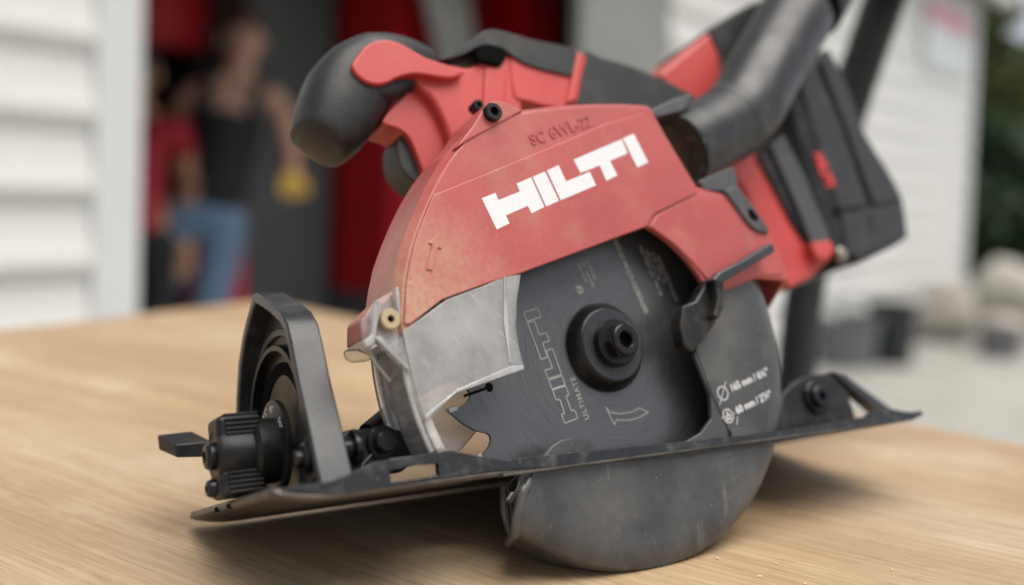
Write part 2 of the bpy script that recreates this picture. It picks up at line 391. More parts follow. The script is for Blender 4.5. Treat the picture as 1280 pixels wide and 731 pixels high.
# letters H I L T I as wide staggered blocks, measured on the guard
LOGO = [[(-61.4,60.8),(-54.5,63.4),(-53.4,60.3),(-42.4,64.5),(-43.4,68.0),(-35.6,71.1),(-31.3,58.0),(-38.3,54.9),(-39.6,58.2),(-51.0,53.7),(-49.9,50.3),(-56.4,47.5)],
 [(-34.8,71.4),(-28.0,74.2),(-23.3,61.0),(-30.4,58.2)],
 [(-26.9,74.7),(-20.3,77.5),(-17.8,70.1),(-4.1,75.3),(-1.9,69.0),(-22.3,61.3)],
 [(-11.7,80.6),(17.6,92.4),(19.5,85.5),(8.4,81.2),(11.1,74.3),(4.3,71.4),(2.1,78.6),(-9.3,74.4)],
 [(18.3,92.9),(25.3,95.7),(30.7,81.8),(23.6,78.8)]]
def logo_local():
    o = Vector(LOGO[0][11]); top = Vector(LOGO[0][0]); e = Vector(LOGO[4][2])-o; L = e.length; e.normalize(); f = Vector((-e.y, e.x)); h = (top-o).dot(f)
    return [[((Vector(p)-o).dot(e)/L, (Vector(p)-o).dot(f)/h) for p in poly] for poly in LOGO], L, h
LOC, LL, LH = logo_local()
def logo_at(x0, z0, ang, length, height):
    e = Vector((math.cos(ang), math.sin(ang))); f = Vector((-e.y, e.x))
    return [[tuple(Vector((x0, z0))+e*u*length+f*v_*height) for u, v_ in poly] for poly in LOC]
# prints on the blade
pr = ribbon('blade_logo', logo_at(-19.8, -29.2, math.radians(103.5), 49, 7.2), .42, -.93, 'print_gold', BLADE)
text('blade_text', 'ULTIMATE', 3.6, -14.0, -30.0, math.radians(102.5), -.9, 'print_gold', BLADE, .04, spacing=1.18, bold=.05)
ribbon('rotation_arrow', [[(-4.6,-25.6),(-2.6,-28.4),(3,-29.2),(9,-29.0),(13.4,-27.6),(18.0,-29.8),(12,-31.8),(6,-32.4),(0,-31.6),(-1.6,-33.6)]], .45, -.93, 'print_gold', BLADE)
for i, s in enumerate(('165x1.6x20', '24T  max 6300', 'CORDLESS')):
    text('blade_text', s, 2.0, -6.8+i*2.6, 38.2+i*.6, math.radians(-72), -.9, 'print_gold', BLADE, .04, bold=.06)
ribbon('data_square', [[(-9.5,27),(-8.6,24.4),(-6,25.2),(-6.9,27.8)], [(-9.1,26.2),(-8.3,25),(-6.5,25.8),(-7.3,26.9)], [(-8.8,26.6),(-7,25.6)]], .8, -.93, 'print_gold', BLADE)
text('blade_text', 'WOOD MULTI CORDLESS', 3.4, 15.5, 50.5, math.radians(-73), -.9, 'print_gold', BLADE, .04, spacing=.95, bold=.1)
for i, s in enumerate(('max 9300 rpm  HM 24', '165 x 1.6 x 20', 'Z 24  WZ  15', 'MADE FOR WOOD')):
    text('blade_text', s, 2.7, 30.5+i*3.1, 46.5-i*1.6, math.radians(-74), -.9, 'print_gold', BLADE, .04, bold=.06)

# ---- arbor flange and bolt
FL = lathe('outer_flange', [(7, -.9), (19.6, -.9), (19.8, -1.6), (19.6, -2.6), (16.6, -6.8), (16.1, -7.3), (15.4, -7.5), (10, -7.5)], (0, 0, 0), 'knob_black', SAW, seg=72)
lathe('flange_face', [(9.5, -7.4), (15.5, -7.5), (15.5, -7.75), (10.2, -7.75)], (0, 0, 0), 'cast_black', FL, seg=64, cap=False)
BO = lathe('arbor_bolt', [(10.2, -7.4), (10.2, -11.4), (9.6, -12.2), (8.3, -12.2)], (0, 0, 0), 'bolt_black', SAW, seg=56)
lathe('hex_head', [(7.6, -12.1), (7.6, -15.8), (7.0, -16.6), (4.4, -16.8)], (0, 0, 0), 'bolt_black', BO, seg=6, cap=False, smooth=20)
lathe('bolt_rim', [(6.8, -16.4), (6.6, -17.4), (6.0, -17.9), (4.0, -17.9), (3.4, -17.2), (3.3, -14.0)], (0, 0, 0), 'bolt_black', BO, seg=40, cap=False)
lathe('socket', [(3.35, -14.1), (.01, -14.1)], (0, 0, 0), 'hole_shade', BO, seg=24, cap=False)

# ---- upper guard: a shell with chamfered shoulder, open below
G = [(-105.3, 6), (-105.4, 14), (-104, 22), (-101.5, 31), (-98.4, 40), (-94, 49), (-89, 58), (-83.5, 67), (-77, 76), (-70.5, 83.5), (-63.5, 90), (-56, 95.5), (-46, 100), (-33.6, 104.2), (-18.7, 107.3), (-5, 109.6), (9.4, 111.4), (25, 112.9), (40.3, 113.6), (47, 99), (60.5, 73.2), (75.7, 70.2), (84, 61.5), (90.4, 54), (101.8, 49), (105.5, 43), (108.9, 32), (109.6, 25.5)]
def inset(pts, d):
    out = []
    for x, z in pts:
        r = math.hypot(x, z); out.append((x*(r-d)/r, z*(r-d)/r))
    return out
BOT = [(86, 26.3), (59.5, 19.6)] + arc(56.2, 22, 64, 12) + [(23.9, 51.0), (-47.9, 29.4), (-64, 25.4), (-85, 19.2), (-99, 9.4)]
def build_guard():
    bm = bmesh.new()
    def V(p, y): return bm.verts.new(Vector((p[0], y, p[1]))*MM)
    A_ = [V(p, -16.9) for p in inset(G, 2.6)]; B_ = [V(p, -13) for p in G]
    C0 = list(G); C0[-1] = (114.5, 12)
    C_ = [V(p, 14) for p in C0]
    D_ = [V(p, -16.9) for p in BOT]; E_ = [V(p, 14) for p in [(86, 20), (60, 19)] + BOT[2:]]
    for Q, S in ((A_, B_), (B_, C_)):
        for i in range(len(Q)-1): bm.faces.new((Q[i], Q[i+1], S[i+1], S[i]))
    bm.faces.new(A_ + D_); bm.faces.new(C_ + E_)
    o = from_bm('upper_guard', bm, 'red_guard', SAW, 30)
    # shell thickness grows towards the blade
    m = o.modifiers.new('wall', 'SOLIDIFY'); m.thickness = .003; m.offset = -1
    bevel(o, .0006, 2, 40)
    return o
UG = build_guard()
# raised logo panel with a ledge on top
PANEL = [(-83.2,61.7),(-70.4,66.7),(-43.9,77.4),(-17.3,88.3),(11.6,100.4),(33.4,106.6),(53.5,72.9),(57.9,68.0),(28.5,56.6),(23.1,50.7),(-48.0,29.1),(-64.1,25.1),(-85.2,18.9),(-99.9,9.8),(-102.3,9.9),(-99.2,26.8),(-96.2,35.6),(-92.9,44.0),(-88.3,52.5)]
slab('logo_panel', PANEL, -18.1, -16.0, 'red_guard', UG, .7, 3)
lp = None
for poly in LOGO: slab('logo_letter', poly, -18.22, -18.0, 'print_white', UG, 0)
text('model_mark', 'SC 6WL-22', 7.4, -31.5, 86.4, math.radians(19.6), -16.9, 'red_guard', UG, .45, spacing=1.06, bold=.12)
slab('direction_mark', [(-90.8,30.8),(-88.2,30.4),(-84.5,39.5),(-82.8,39.1),(-82.7,45.7),(-88.4,41.4),(-86.7,40.7)], -18.7, -18.0, 'red_guard', UG, .25, 2)
slab('screw_boss', [(-70.4,82.1),(-59.6,94.0),(-52.3,103.4),(-48.8,105.6),(-42.7,105.8),(-33.5,102.5),(-39.0,99.4),(-59.7,88.2)], -17.7, 12, 'red_guard', UG, .9, 3)
# rear cheek of the guard
slab('rear_cheek', [(58.4,67.8),(75.6,68.2),(88.8,53.0),(99.8,47.8),(105.8,31.5),(101.7,27.0),(87.4,27.5),(59.9,20.8),(52.4,26.1),(45.3,34.5),(38.0,41.9),(24.8,50.7),(30.2,56.6)], -17.7, -16.0, 'red_guard', UG, .9, 3)
def cap_screw(name, x, z, y, r, mat, parent, hexr=.45):
    s = lathe(name, [(r*.98, 3), (r, 0), (r, -2.6), (r*.9, -3.1), (r*hexr*1.12, -3.1), (r*hexr, -1.2)], (x, y, z), mat, parent, seg=32, cap=False)
    lathe('socket', [(r*hexr*1.02, -1.2), (.01, -1.2)], (x, y, z), 'hole_shade', s, seg=6, cap=False); return s
cap_screw('guard_screw', -50.3, 99.4, -17.5, 4.0, 'bolt_black', SAW)
cap_screw('guard_screw', *[(-40.8,115.3)][0], 9, 2.6, 'bolt_black', SAW)

# ---- lower guard: U-shaped shell with a flared mouth at the front
def build_lower():
    bm = bmesh.new()
    prof = [(82, -15.6), (86.5, -15.0), (90, -13.8), (92.0, -12.4), (93.0, -10.4), (93.3, -7.5), (93.3, 7.0), (91.8, 10.6), (88, 12.2)]
    a0, a1 = -132.5, 24.0; n = 56
    rings = []
    for i in range(n+1):
        a = a0+(a1-a0)*i/n; fl = max(0, 1-(a-a0)/7.0); ring = []
        for j, (r, y) in enumerate(prof):
            rr = r + fl*fl*(1.5 if j > 0 and y < 0 else -.5*(j > 0)); yy = y - fl*fl*(1.2 if y < 0 else 0); at = math.radians(a + max(0, 1-(a-a0)/25)*((-5.5, -3.6, -2.4, -1.2, 0, .8, 5, 6, 6)[j])); rr *= 1+.016*min(1, max(0, (a+85)/55))
            ring.append(bm.verts.new(Vector((rr*math.cos(at), yy, rr*math.sin(at)))*MM))
        rings.append(ring)
    for A_, B_ in zip(rings, rings[1:]):
        for j in range(len(prof)-1): bm.faces.new((A_[j], B_[j], B_[j+1], A_[j+1]))
    near = [(55, 26), (48, 8), (39.5, -5.5), (38, -9), (42.5, -26), (40.5, -36.5), (33, -42), (20, -46), (5, -47.5), (-12, -46.5), (-22.6, -43), (-28, -39.2), (-33, -38), (-39.1, -38.2), (-44, -40.0), (-48.5, -43.4), (-53.5, -47.6), (-58.5, -53.2)]
    R0 = [v_.co.copy() for v_ in rings[0]]
    N_ = [bm.verts.new(Vector((x, -15.6, z))*MM) for x, z in near]
    bm.faces.new([r[0] for r in rings] + N_)
    far = [(50, 26), (30, -30), (0, -45), (-40, -45), (-52, -52)]
    F_ = [bm.verts.new(Vector((x, 12.2, z))*MM) for x, z in far]
    bm.faces.new([r[-1] for r in rings] + F_)
    o = from_bm('lower_guard', bm, 'guard_grey', SAW, 24)
    m = o.modifiers.new('wall', 'SOLIDIFY'); m.thickness = .0024; m.offset = -1
    bevel(o, .0005, 2, 40)
    lip = [(-57.0, -15.2, -51.6), (-59.5, -16.0, -54.6)] + [tuple(c/MM) for c in R0] + [(-53.5, 12.2, -62), (-52, 12.2, -52)]
    tube('guard_lip', smooth_pts(lip, 3, False), 1.9, 'guard_grey', o, 10)
    return o
LG = build_lower()
# raised cheek that carries the print, and a drip rib below
slab('guard_cheek', [(47, 8), (38.8, -6.2), (43.5, -28), (49, -44), (50.3, -47.5), (67.5, -47.5), (73.5, -37), (79, -22), (81.5, 0), (80.5, 14), (78.5, 24), (60, 24)], -16.2, -15.0, 'guard_grey', LG, .5, 2)
text('guard_print', '165 mm / 6½"', 4.5, 54.6, -26.0, math.radians(14), -16.26, 'print_white', LG, .04, bold=.1)
text('guard_print', '60 mm / 2⅜"', 4.5, 55.2, -36.0, math.radians(14), -16.26, 'print_white', LG, .04, bold=.1)
def circ(cx, cz, r, n=20): return [(cx+r*math.cos(2*math.pi*i/n), cz+r*math.sin(2*math.pi*i/n)) for i in range(n)]
ribbon('guard_symbol', [circ(49.2, -26.3, 3.0), [(46.2, -31.0), (52.2, -21.6)], [(47.6,-28.6),(50.8,-24)]], .55, -16.28, 'print_white', LG)
ribbon('guard_symbol', [circ(49.6, -36.4, 2.9), [(45.6, -37), (53.6, -35.6)], [(48.4,-38),(49.6,-34.6),(51,-37.6)], [(53.8,-40.5),(55,-37.4)]], .55, -16.28, 'print_white', LG)
box('stop_rib', (48.5, -17.4, -46), (58, -15.8, -42.2), 'guard_grey', LG, .5)
# thumb lever of the lower guard
slab('guard_lever', [(31.0,12.8),(39.0,14.8),(49.3,24.7),(55.2,26.5),(56.5,23.9),(51.1,11.5),(49.2,4.6),(40.2,-2.4),(31.1,-8.4),(27.4,-5.0),(26.9,3.9)], -22, -14.5, 'black_plastic', LG, 1.6, 3)
slab('lever_web', [(48.2,23.4),(52.5,26.8),(54.5,23.3),(50.4,10.0),(46.1,4.9),(43.2,6.5),(47.8,14.8)], -27, -21.5, 'black_plastic', LG, 1.2, 3)
slab('lever_arm', [(46.3,22.9),(51.6,26.6),(66.6,31.9),(87.9,40.6),(90.7,39.5),(90.3,36.2),(67.2,26.9),(51.6,21.0)], -27.5, -21, 'cast_black', LG, 1.2, 3)

# ---- clear chip shield at the front
def build_shield():
    near = [(-103.3,7.3),(-100.1,9.0),(-83.8,18.8),(-63.9,24.9),(-56.7,27.8),(-47.9,28.7),(-51.6,18.1),(-53.9,7.3),(-54.1,-0.4),(-53.2,-7.8),(-53.9,-9.7),(-69.3,-13.1),(-84.4,-16.6),(-98.6,-25.8),(-100.4,-17.5),(-101.6,-9.5),(-102.8,0.7)]
    o = slab('chip_shield', near, -18.0, -16.4, 'clear_plastic', SAW, .4, 2)
    # thick lower lip and inner rib
    slab('shield_lip', [(-53.5,-8.2),(-53.8,-10.1),(-84.7,-17.1),(-98.8,-26.3),(-98.9,-24.1),(-84.1,-15.5),(-60.1,-8.4)], -19.0, -16.2, 'clear_edge', o, .5, 2)
    slab('shield_rib', [(-56.6,27.7),(-55.6,27.8),(-59.0,-7.2),(-59.9,-7.2),(-59.7,10.0)], -18.5, -17.9, 'clear_edge', o, .2, 1)
    # front wall: curved channel down to the base plate
    bm = bmesh.new(); rows = []
    for i in range(17):
        a = math.radians(176 + 26.0*i/16); r = 103.2 - 1.2*(i/16)
        rows.append([bm.verts.new(Vector((rr*math.cos(a), y, rr*math.sin(a)))*MM) for rr, y in ((r-3, -18), (r, -17), (r+.6, -13), (r, -10), (r, 5), (r+.6, 8), (r, 12), (r-3.5, 13))])
    for A_, B_ in zip(rows, rows[1:]):
        for j in range(7): bm.faces.new((A_[j], A_[j+1], B_[j+1], B_[j]))
    c = from_bm('front_channel', bm, 'clear_channel', o, 50)
    m = c.modifiers.new('wall', 'SOLIDIFY'); m.thickness = .0016
    for y in (9.5, -16):
        tube('channel_rail', [(103.6*math.cos(math.radians(t)), y, 103.6*math.sin(math.radians(t))) for t in range(177, 203, 2)], 1.7 if y > 0 else 1.2, 'clear_edge', o, 12)
    # far wall
    slab('far_wall', arc(100, 171, 201, 10) + [(-70, -36), (-60, -28), (-55, -5), (-50, 26), (-84, 22)], 11.6, 13, 'clear_channel', o, .3, 1)
    slab('inner_wall', [(-99, 16), (-98.5, -10), (-88, -14), (-60, -4), (-52, 28), (-84, 24)], 9.6, 11.4, 'guard_grey', o, .3, 1)
    # bracket at the top that the screw holds
    slab('shield_bracket', [(-112.6,19.3),(-103.7,23.7),(-103.5,20.0),(-104.7,7.9),(-104.3,0.7),(-102.4,-7.2),(-106.6,-2.2),(-109.1,0.9),(-114.3,4.7),(-116.4,3.0),(-119.0,4.6),(-119.1,11.4)], -17.2, -16.0, 'clear_thin', o, .3, 2)
    slab('bracket_rib', [(-115.0,14.8),(-112.6,19.3),(-111.0,16.5),(-113.6,10.6),(-115.8,3.0),(-118.4,1.3),(-120.0,3.8),(-116.7,6.0)], -20, -16, 'clear_edge', o, .6, 2)
    slab('bracket_rib', [(-115.5,5.3),(-112.9,5.8),(-102.4,-7.2),(-104.3,-7.1)], -19.5, -16, 'clear_edge', o, .5, 2)
    slab('bracket_rib', [(-105.3,23.4),(-103.6,24.0),(-104.0,13.0),(-105.4,12.1)], -20, -16, 'clear_edge', o, .5, 2)
    slab('bracket_foot', [(-117.2,6.0),(-111.5,6.0),(-105.3,3.0),(-107.5,1.3),(-113.9,1.0),(-116.9,2.6)], -13, 8, 'clear_thin', o, .8, 2)
    tube('wire_rib', [(-113, -6, 4), (-110, -6, -2), (-105, -6, -9)], 1.0, 'clear_channel', o, 8)
    return o
CS = build_shield()
slab('shield_mount', [(-114.0,15.7),(-105.0,23.0),(-98.5,26.7),(-95.9,25.7),(-95.3,14.5),(-98.2,7.1),(-108.1,7.5),(-115.0,6.6)], -14.8, 10, 'red_guard', UG, 1.4, 3)
cap_screw('shield_screw', -108.6, 11.6, -17.5, 4.0, 'brass_screw', SAW, .32)

# ---- base plate with raised near flange
PLATE_B, PLATE_T = -48.9, -46.4
def build_plate():
    bm = bmesh.new()
    xs = [(-157, -45.0), (-153, -46.4), (-148, -47.7), (-142, -48.6), (-135, -48.9), (-80, -48.9), (98, -48.9), (165, -48.9), (173, -48.4), (181, -47.0)]
    ys = [-16.9, -13, 16, 102]
    vs = [[bm.verts.new(Vector((x, y - (4 if (k_ == 0 and y > 100) else 0), z))*MM) for y in ys] for k_, (x, z) in enumerate(xs)]
    for i in range(len(xs)-1):
        for j in range(3):
            if i == 5 and j == 1: continue        # blade opening
            bm.faces.new((vs[i][j], vs[i+1][j], vs[i+1][j+1], vs[i][j+1]))
    o = from_bm('base_plate', bm, 'plate_metal', SAW, 30, recalc=False)
    for p in o.data.polygons: pass
    m = o.modifiers.new('sheet', 'SOLIDIFY'); m.thickness = .0024; m.offset = 1
    return o
BP = build_plate()
FBOT = [(-153.1,-43.9),(-145.7,-45.7),(-133.5,-47.7),(-120.0,-47.5),(-114.6,-47.3),(-95.4,-46.8),(-83.6,-46.7),(-73.0,-46.7),(-27.9,-49.0),(21.9,-50.5),(79.5,-50.4),(140.6,-49.7),(171.6,-48.9),(180.7,-47.0)]
FTOP = [(-153.1,-43.4),(-135.9,-43.0),(-128.1,-41.0),(-119.5,-38.4),(-102.8,-37.8),(-89.8,-37.5),(-68.3,-43.4),(-56.9,-43.3),(23.3,-45.0),(78.4,-45.8),(138.5,-44.1),(144.8,-41.7),(156.9,-41.9),(166.0,-44.0),(181.1,-46.0)]
FWT = [(-113.9,-41.8),(-98.1,-40.8),(-95.6,-41.5)]; FWB = [(-114.4,-46.0),(-95.2,-45.7)]
def at_x(line, x):
    for (xa, za), (xb, zb) in zip(line, line[1:]):
        if xa <= x <= xb: return za+(zb-za)*(x-xa)/max(1e-6, xb-xa)
    return line[0][1] if x < line[0][0] else line[-1][1]
def build_flange():
    wx0, wx1 = FWB[0][0], FWB[1][0]
    X_ = sorted(set([p[0] for p in FBOT]+[p[0] for p in FTOP]+[wx0, wx1, (wx0+wx1)/2]))
    bm = bmesh.new()
    def cell(xa, xb, lo, hi):
        q = [(xa, lo(xa)), (xb, lo(xb)), (xb, hi(xb)), (xa, hi(xa))]
        A_ = [bm.verts.new(Vector((x, -17.4, z))*MM) for x, z in q]; B_ = [bm.verts.new(Vector((x, -14.6, z))*MM) for x, z in q]
        bm.faces.new(A_); bm.faces.new(B_[::-1])
        for i in range(4): bm.faces.new((A_[i], B_[i], B_[(i+1) % 4], A_[(i+1) % 4]))
    bo = lambda x: at_x(FBOT, x); to = lambda x: at_x(FTOP, x); wb = lambda x: at_x(FWB, x); wt = lambda x: at_x(FWT, x)
    for xa, xb in zip(X_, X_[1:]):
        if xb-xa < .01: continue
        if xa >= wx0-.01 and xb <= wx1+.01: cell(xa, xb, bo, wb); cell(xa, xb, wt, to)
        else: cell(xa, xb, bo, to)
    # weld the cells and drop the inner partitions
    bmesh.ops.remove_doubles(bm, verts=bm.verts, dist=1e-6)
    seen = {}
    for f in bm.faces: seen.setdefault(frozenset(v_.index for v_ in f.verts), []).append(f)
    bm.verts.index_update(); seen = {}
    for f in bm.faces: seen.setdefault(frozenset(v_.index for v_ in f.verts), []).append(f)
    bmesh.ops.delete(bm, geom=[f for g in seen.values() if len(g) > 1 for f in g], context='FACES')
    return bevel(from_bm('side_flange', bm, 'flange_black', BP, 30), .0010, 3)
build_flange()
box('flange_foot', (-70, -19.0, -49.3), (150, -14.4, -48.2), 'plate_metal', BP, .3)
slab('front_stiffener', [(-138, -14), (-126, -14), (-126, 100), (-138, 96)], -46.3, -43.5, 'cast_black', BP, .8, 2, 'Z')
box('scale_notch', (-157.5, 52, -45.6), (-155.5, 54.2, -43.9), 'hole_shade', BP, .2)
box('scale_notch', (-157.5, 34, -45.6), (-155.5, 36.2, -43.9), 'hole_shade', BP, .2)

# ---- front bevel quadrant (an arch across the saw)
ARF = [(-13, -46), (-11.8, -41.6), (-5, -22), (1.7, -3.7), (5.2, 9), (8.5, 17.5), (14.4, 23.6), (26, 30), (36, 35), (44, 38.8), (47.5, 39.2), (52, 36.8), (60, 31.8), (68, 26), (77, 16), (83.5, 3), (87.5, -8), (90.5, -22), (92, -46)]
ARI = [(88, -46), (86.5, -22), (83.5, -8), (79.5, 2), (73.5, 13), (65, 22.5), (57.5, 28.2), (50, 33), (46, 34.8), (37.5, 31), (27.5, 26), (17, 19.8), (12.4, 15), (9.6, 8), (6, -4.5), (-.8, -23), (-6.8, -40), (-7.6, -46)]
ARCH = slab('bevel_quadrant', ARF + ARI, -138, -125.5, 'cast_black', SAW, 1.0, 2, 'X')
slab('quadrant_web', [(-6, -45.5), (5, -8), (10, 8), (18, 19.5), (28, 25.4), (45, 33), (64, 22), (78, 3), (84, -12), (86.5, -45.5)], -130.5, -128.0, 'knob_black', ARCH, .3, 1, 'X')
slab('quadrant_rib', arc(36, 10, 165, 16, (44, -20))[::1] + arc(33.5, 165, 10, 16, (44, -20)), -134.5, -130.2, 'knob_black', ARCH, .4, 1, 'X')
slab('quadrant_slot', arc(29, 20, 160, 16, (44, -20)) + arc(24, 160, 20, 16, (44, -20)), -131.0, -130.3, 'hole_shade', ARCH, 0, 1, 'X')
slab('quadrant_cheek', smooth_pts([(-9, -44), (-6, -30), (0, -12), (8, -8), (15, -14), (19, -26), (20, -40), (17, -45)], 4), -134.5, -130.2, 'cast_black', ARCH, 1.2, 3, 'X')
slab('cheek_recess', [(2 + 9*math.cos(t*math.pi/12), -31 + 12*math.sin(t*math.pi/12)) for t in range(24)], -135.0, -134.3, 'knob_black', ARCH, .2, 1, 'X')
nut = lathe('pivot_nut', [(5.4, 1), (5.4, -4), (4.6, -5), (3.2, -5), (3.2, -7.2), (2.4, -7.6), (.01, -7.6)], (-134.5, 1, -33), 'bolt_black', ARCH, 'X', seg=24, cap=False)
lathe('nut_washer', [(8.5, 0), (8.5, -1.6), (7.4, -1.8), (5, -1.8)], (-134.8, 1, -33), 'cast_black', ARCH, 'X', seg=32, cap=False)
slab('scale_plate', arc(42.5, 8, 160, 18, (44, -20)) + arc(39.5, 160, 8, 18, (44, -20)), -132.2, -130.2, 'cast_black', ARCH, .4, 1, 'X')
for a in range(30, 160, 14):
    t = math.radians(a); box('scale_tick', (-133.8, 44+34.7*math.cos(t)-.3, -20+34.7*math.sin(t)-1.2), (-133.5, 44+34.7*math.cos(t)+.3, -20+34.7*math.sin(t)+1.2), 'print_grey', ARCH, 0)

# ---- bevel clamp knob with angle dial
KN = lathe('bevel_knob', [(9, 6), (11.5, 4), (12.5, 0), (12.5, -7), (11.2, -8.5), (10.2, -9), (10.2, -20), (9, -22), (.01, -22)], (-139, 36, -26), 'knob_black', SAW, 'X', seg=48, cap=False)
lathe('angle_dial', [(17.5, 2.5), (17.5, .4), (16.6, 0), (6, 0)], (-138.5, 36, -24.5), 'knob_black', KN, 'X', seg=56, cap=False)
def on_dial(s, ang, r):
    t = math.radians(ang)
    o = text('dial_mark', s, 4.0, 0, 0, 0, 0, 'print_white', KN, .03, 'CENTER')
    up = Vector((0, math.cos(t), math.sin(t))); right = Vector((0, -math.sin(t), math.cos(t)))*-1
    right = Vector((-1, 0, 0)).cross(up)*-1
    M = Matrix((right, up, Vector((-1, 0, 0)))).transposed().to_4x4(); M.translation = Vector((-138.7, 36+r*math.cos(t), -24.5+r*math.sin(t)))*MM
    o.matrix_local = M
on_dial('22.5°', 62, 12.6); on_dial('45°', 102, 12.6); on_dial('50°', 150, 12.6)
def grip_block(z0, z1, y0, y1):
    b = box('knob_wing', (-161, y0, z0), (-144, y1, z1), 'knob_black', KN, 2.2, 3)
    zt = z1 if z1 > -26 else z0
    for i in range(5):
        yy = y0-.35 
        zz = z0 + (z1-z0)*(i+1)/6
        box('grip_ridge', (-158, yy-.5, zz-.55), (-145, yy+.6, zz+.55), 'knob_black', KN, .3)
    for i in range(6):
        yy = y0 + (y1-y0)*(i+.7)/6.4; s = .5 if z1 > -26 else -.5
        if z1 > -26: box('grip_ridge', (-158, yy-.6, z1-.3), (-145, yy+.6, z1+.7), 'knob_black', KN, .3)
grip_block(-22.5, -12, 28.5, 44); grip_block(-42, -31.5, 28.5, 44)
def knob_screw(y, z, r, x=-161):
    s = lathe('knob_screw', [(r, 3), (r, -1.8), (r*.8, -3.2), (r*.45, -3.6), (r*.4, -1.5)], (x, y, z), 'bolt_black', KN, 'X', seg=20, cap=False)
    lathe('socket', [(r*.42, -1.6), (.01, -1.6)], (x, y, z), 'hole_shade', s, 'X', seg=6, cap=False)
knob_screw(36, -26, 5.2); knob_screw(38, -37.5, 3.4, -160.5)

# ---- small clamp lever ahead of the quadrant, on a stalk
def hexa(name, near, far, y0, y1, mat, parent, bev):
    bm = bmesh.new(); A_ = [bm.verts.new(Vector((x, y0, z))*MM) for x, z in near]; B_ = [bm.verts.new(Vector((x, y1, z))*MM) for x, z in far]
    bm.faces.new(A_); bm.faces.new(B_[::-1])
    for i in range(4): bm.faces.new((A_[i], B_[i], B_[(i+1) % 4], A_[(i+1) % 4]))
    o = from_bm(name, bm, mat, parent, 35); return bevel(o, bev*MM, 2)
FLV = hexa('clamp_lever', [(-163.0,-14.6),(-147.4,-14.8),(-148.5,-21.5),(-162.7,-20.3)], [(-167.5,-8.3),(-152.6,-8.0),(-153.0,-15.6),(-167.1,-14.9)], 90, 104, 'black_plastic', SAW, .8)
tube('lever_stalk', [(-147, 97, -17), (-142, 90, -25), (-134, 84, -32)], 3.2, 'knob_black', FLV, 12)

# ---- pivot bracket behind the shield
PB = slab('front_pivot', [(-122.6,-26.2),(-119.9,-24.4),(-107.7,-24.3),(-98.0,-26.4),(-93.4,-29.9),(-92.8,-38.1),(-100.0,-41.8),(-122.4,-42.2)], 4, 10, 'knob_black', SAW, 1.2, 2)
lathe('pivot_bolt', [(6.5, 1), (6.5, -1.2), (5.8, -1.8), (4.2, -1.8), (4.2, -5.2), (3.4, -5.8), (.01, -5.8)], (-106.8, 4, -30.4), 'bolt_black', PB, seg=28, cap=False)
lathe('spring_washer', [(4, 3), (4.4, 0), (4, -3), (2.5, -3)], (-121, 4, -31), 'bolt_black', PB, 'X', seg=24, cap=False)
lathe('spring_washer', [(6.5, 1.2), (6.8, 0), (6.5, -1.2), (3, -1.2)], (-118, 4, -31), 'bolt_black', PB, 'X', seg=24, cap=False)
tube('depth_rod', [(-105, 22, -24), (-78, 40, -10)], 3.4, 'knob_black', PB, 14)
tube('return_wire', [(-118, 3, -43), (-115.5, 3, -37), (-111, 3, -33.5)], .25, 'bolt_steel', PB, 6)

# ---- rear gusset of the plate
RB = slab('rear_bracket', [(114.3,-26.5),(124.5,-21.5),(137.3,-18.6),(152.3,-19.1),(161.6,-28.2),(163.6,-38.5),(163.8,-48.6),(98.5,-50.5)], 10, 16, 'black_plastic', SAW, 1.4, 2)  # black lower part stands in for the dark interior below the bracket
slab('gusset', [(154.9,-18.0),(164.8,-20.3),(194.7,-40.3),(190.0,-43.8),(184.2,-41.6)], 11, 19, 'cast_black', RB, .8, 2)
lathe('pivot_bolt', [(8.5, 1), (8.5, -1.6), (7.8, -2.2), (5.6, -2.2), (5.6, -4.2), (4.8, -4.8), (2.4, -4.8), (2.2, -2)], (136.8, 10, -30.3), 'bolt_black', RB, seg=32, cap=False)
lathe('socket', [(2.3, -2.2), (.01, -2.2)], (136.8, 10, -30.3), 'hole_shade', RB, seg=6, cap=False)

# ---- dust port: collar, elbow pipe, coupling
DPC = [(70.0,98.1),(80.4,102.7),(94.1,108.6),(111.1,116.8),(127.3,127.6),(143.4,144.6),(158.3,160.3),(175.6,177.9),(193.9,196.5)]
DP = tube('dust_port', smooth_pts([(x, 3+i*.6, z) for i, (x, z) in enumerate(DPC)], 4, False), [20.0]*4+[20.3]*4+[20.4]*4+[20.8]*4+[21.5]*4+[21.8]*4+[22]*9, 'port_plastic', SAW, 40)
_q = (Vector((DPC[1][0], 0, DPC[1][1]))-Vector((DPC[0][0], 0, DPC[0][1]))).normalized()
_o = lathe('port_mouth', [(20.4, 1.5), (20.6, -.6), (19.4, -.8), (17.5, .8), (10, 1.6), (.01, 1.8)], (0, 0, 0), 'black_dusty', DP, 'X', seg=40, cap=False)
_o.matrix_local = Matrix.Translation(Vector((DPC[0][0]-1, 3, DPC[0][1]-.4))*MM) @ _q.to_track_quat('X', 'Z').to_matrix().to_4x4()
slab('port_bridge', [(39.7,110.3),(63.0,120.6),(75.6,124.5),(66.5,114.0),(47.7,108.5)], -12, 6, 'clip_grey', DP, 1.0, 2)
def along(o, i0, i1, yy):
    a_, b_ = Vector((DPC[i0][0], yy, DPC[i0][1])), Vector((DPC[i1][0], yy, DPC[i1][1])); d = (b_-a_).normalized()
    o.matrix_local = Matrix.Translation(a_*MM) @ d.to_track_quat('X', 'Z').to_matrix().to_4x4()
along(lathe('pipe_seam', [(20.5, -.7), (21.0, 0), (20.5, .7)], (0, 0, 0), 'port_plastic', DP, 'X', seg=40, cap=False), 3, 4, 4.8)
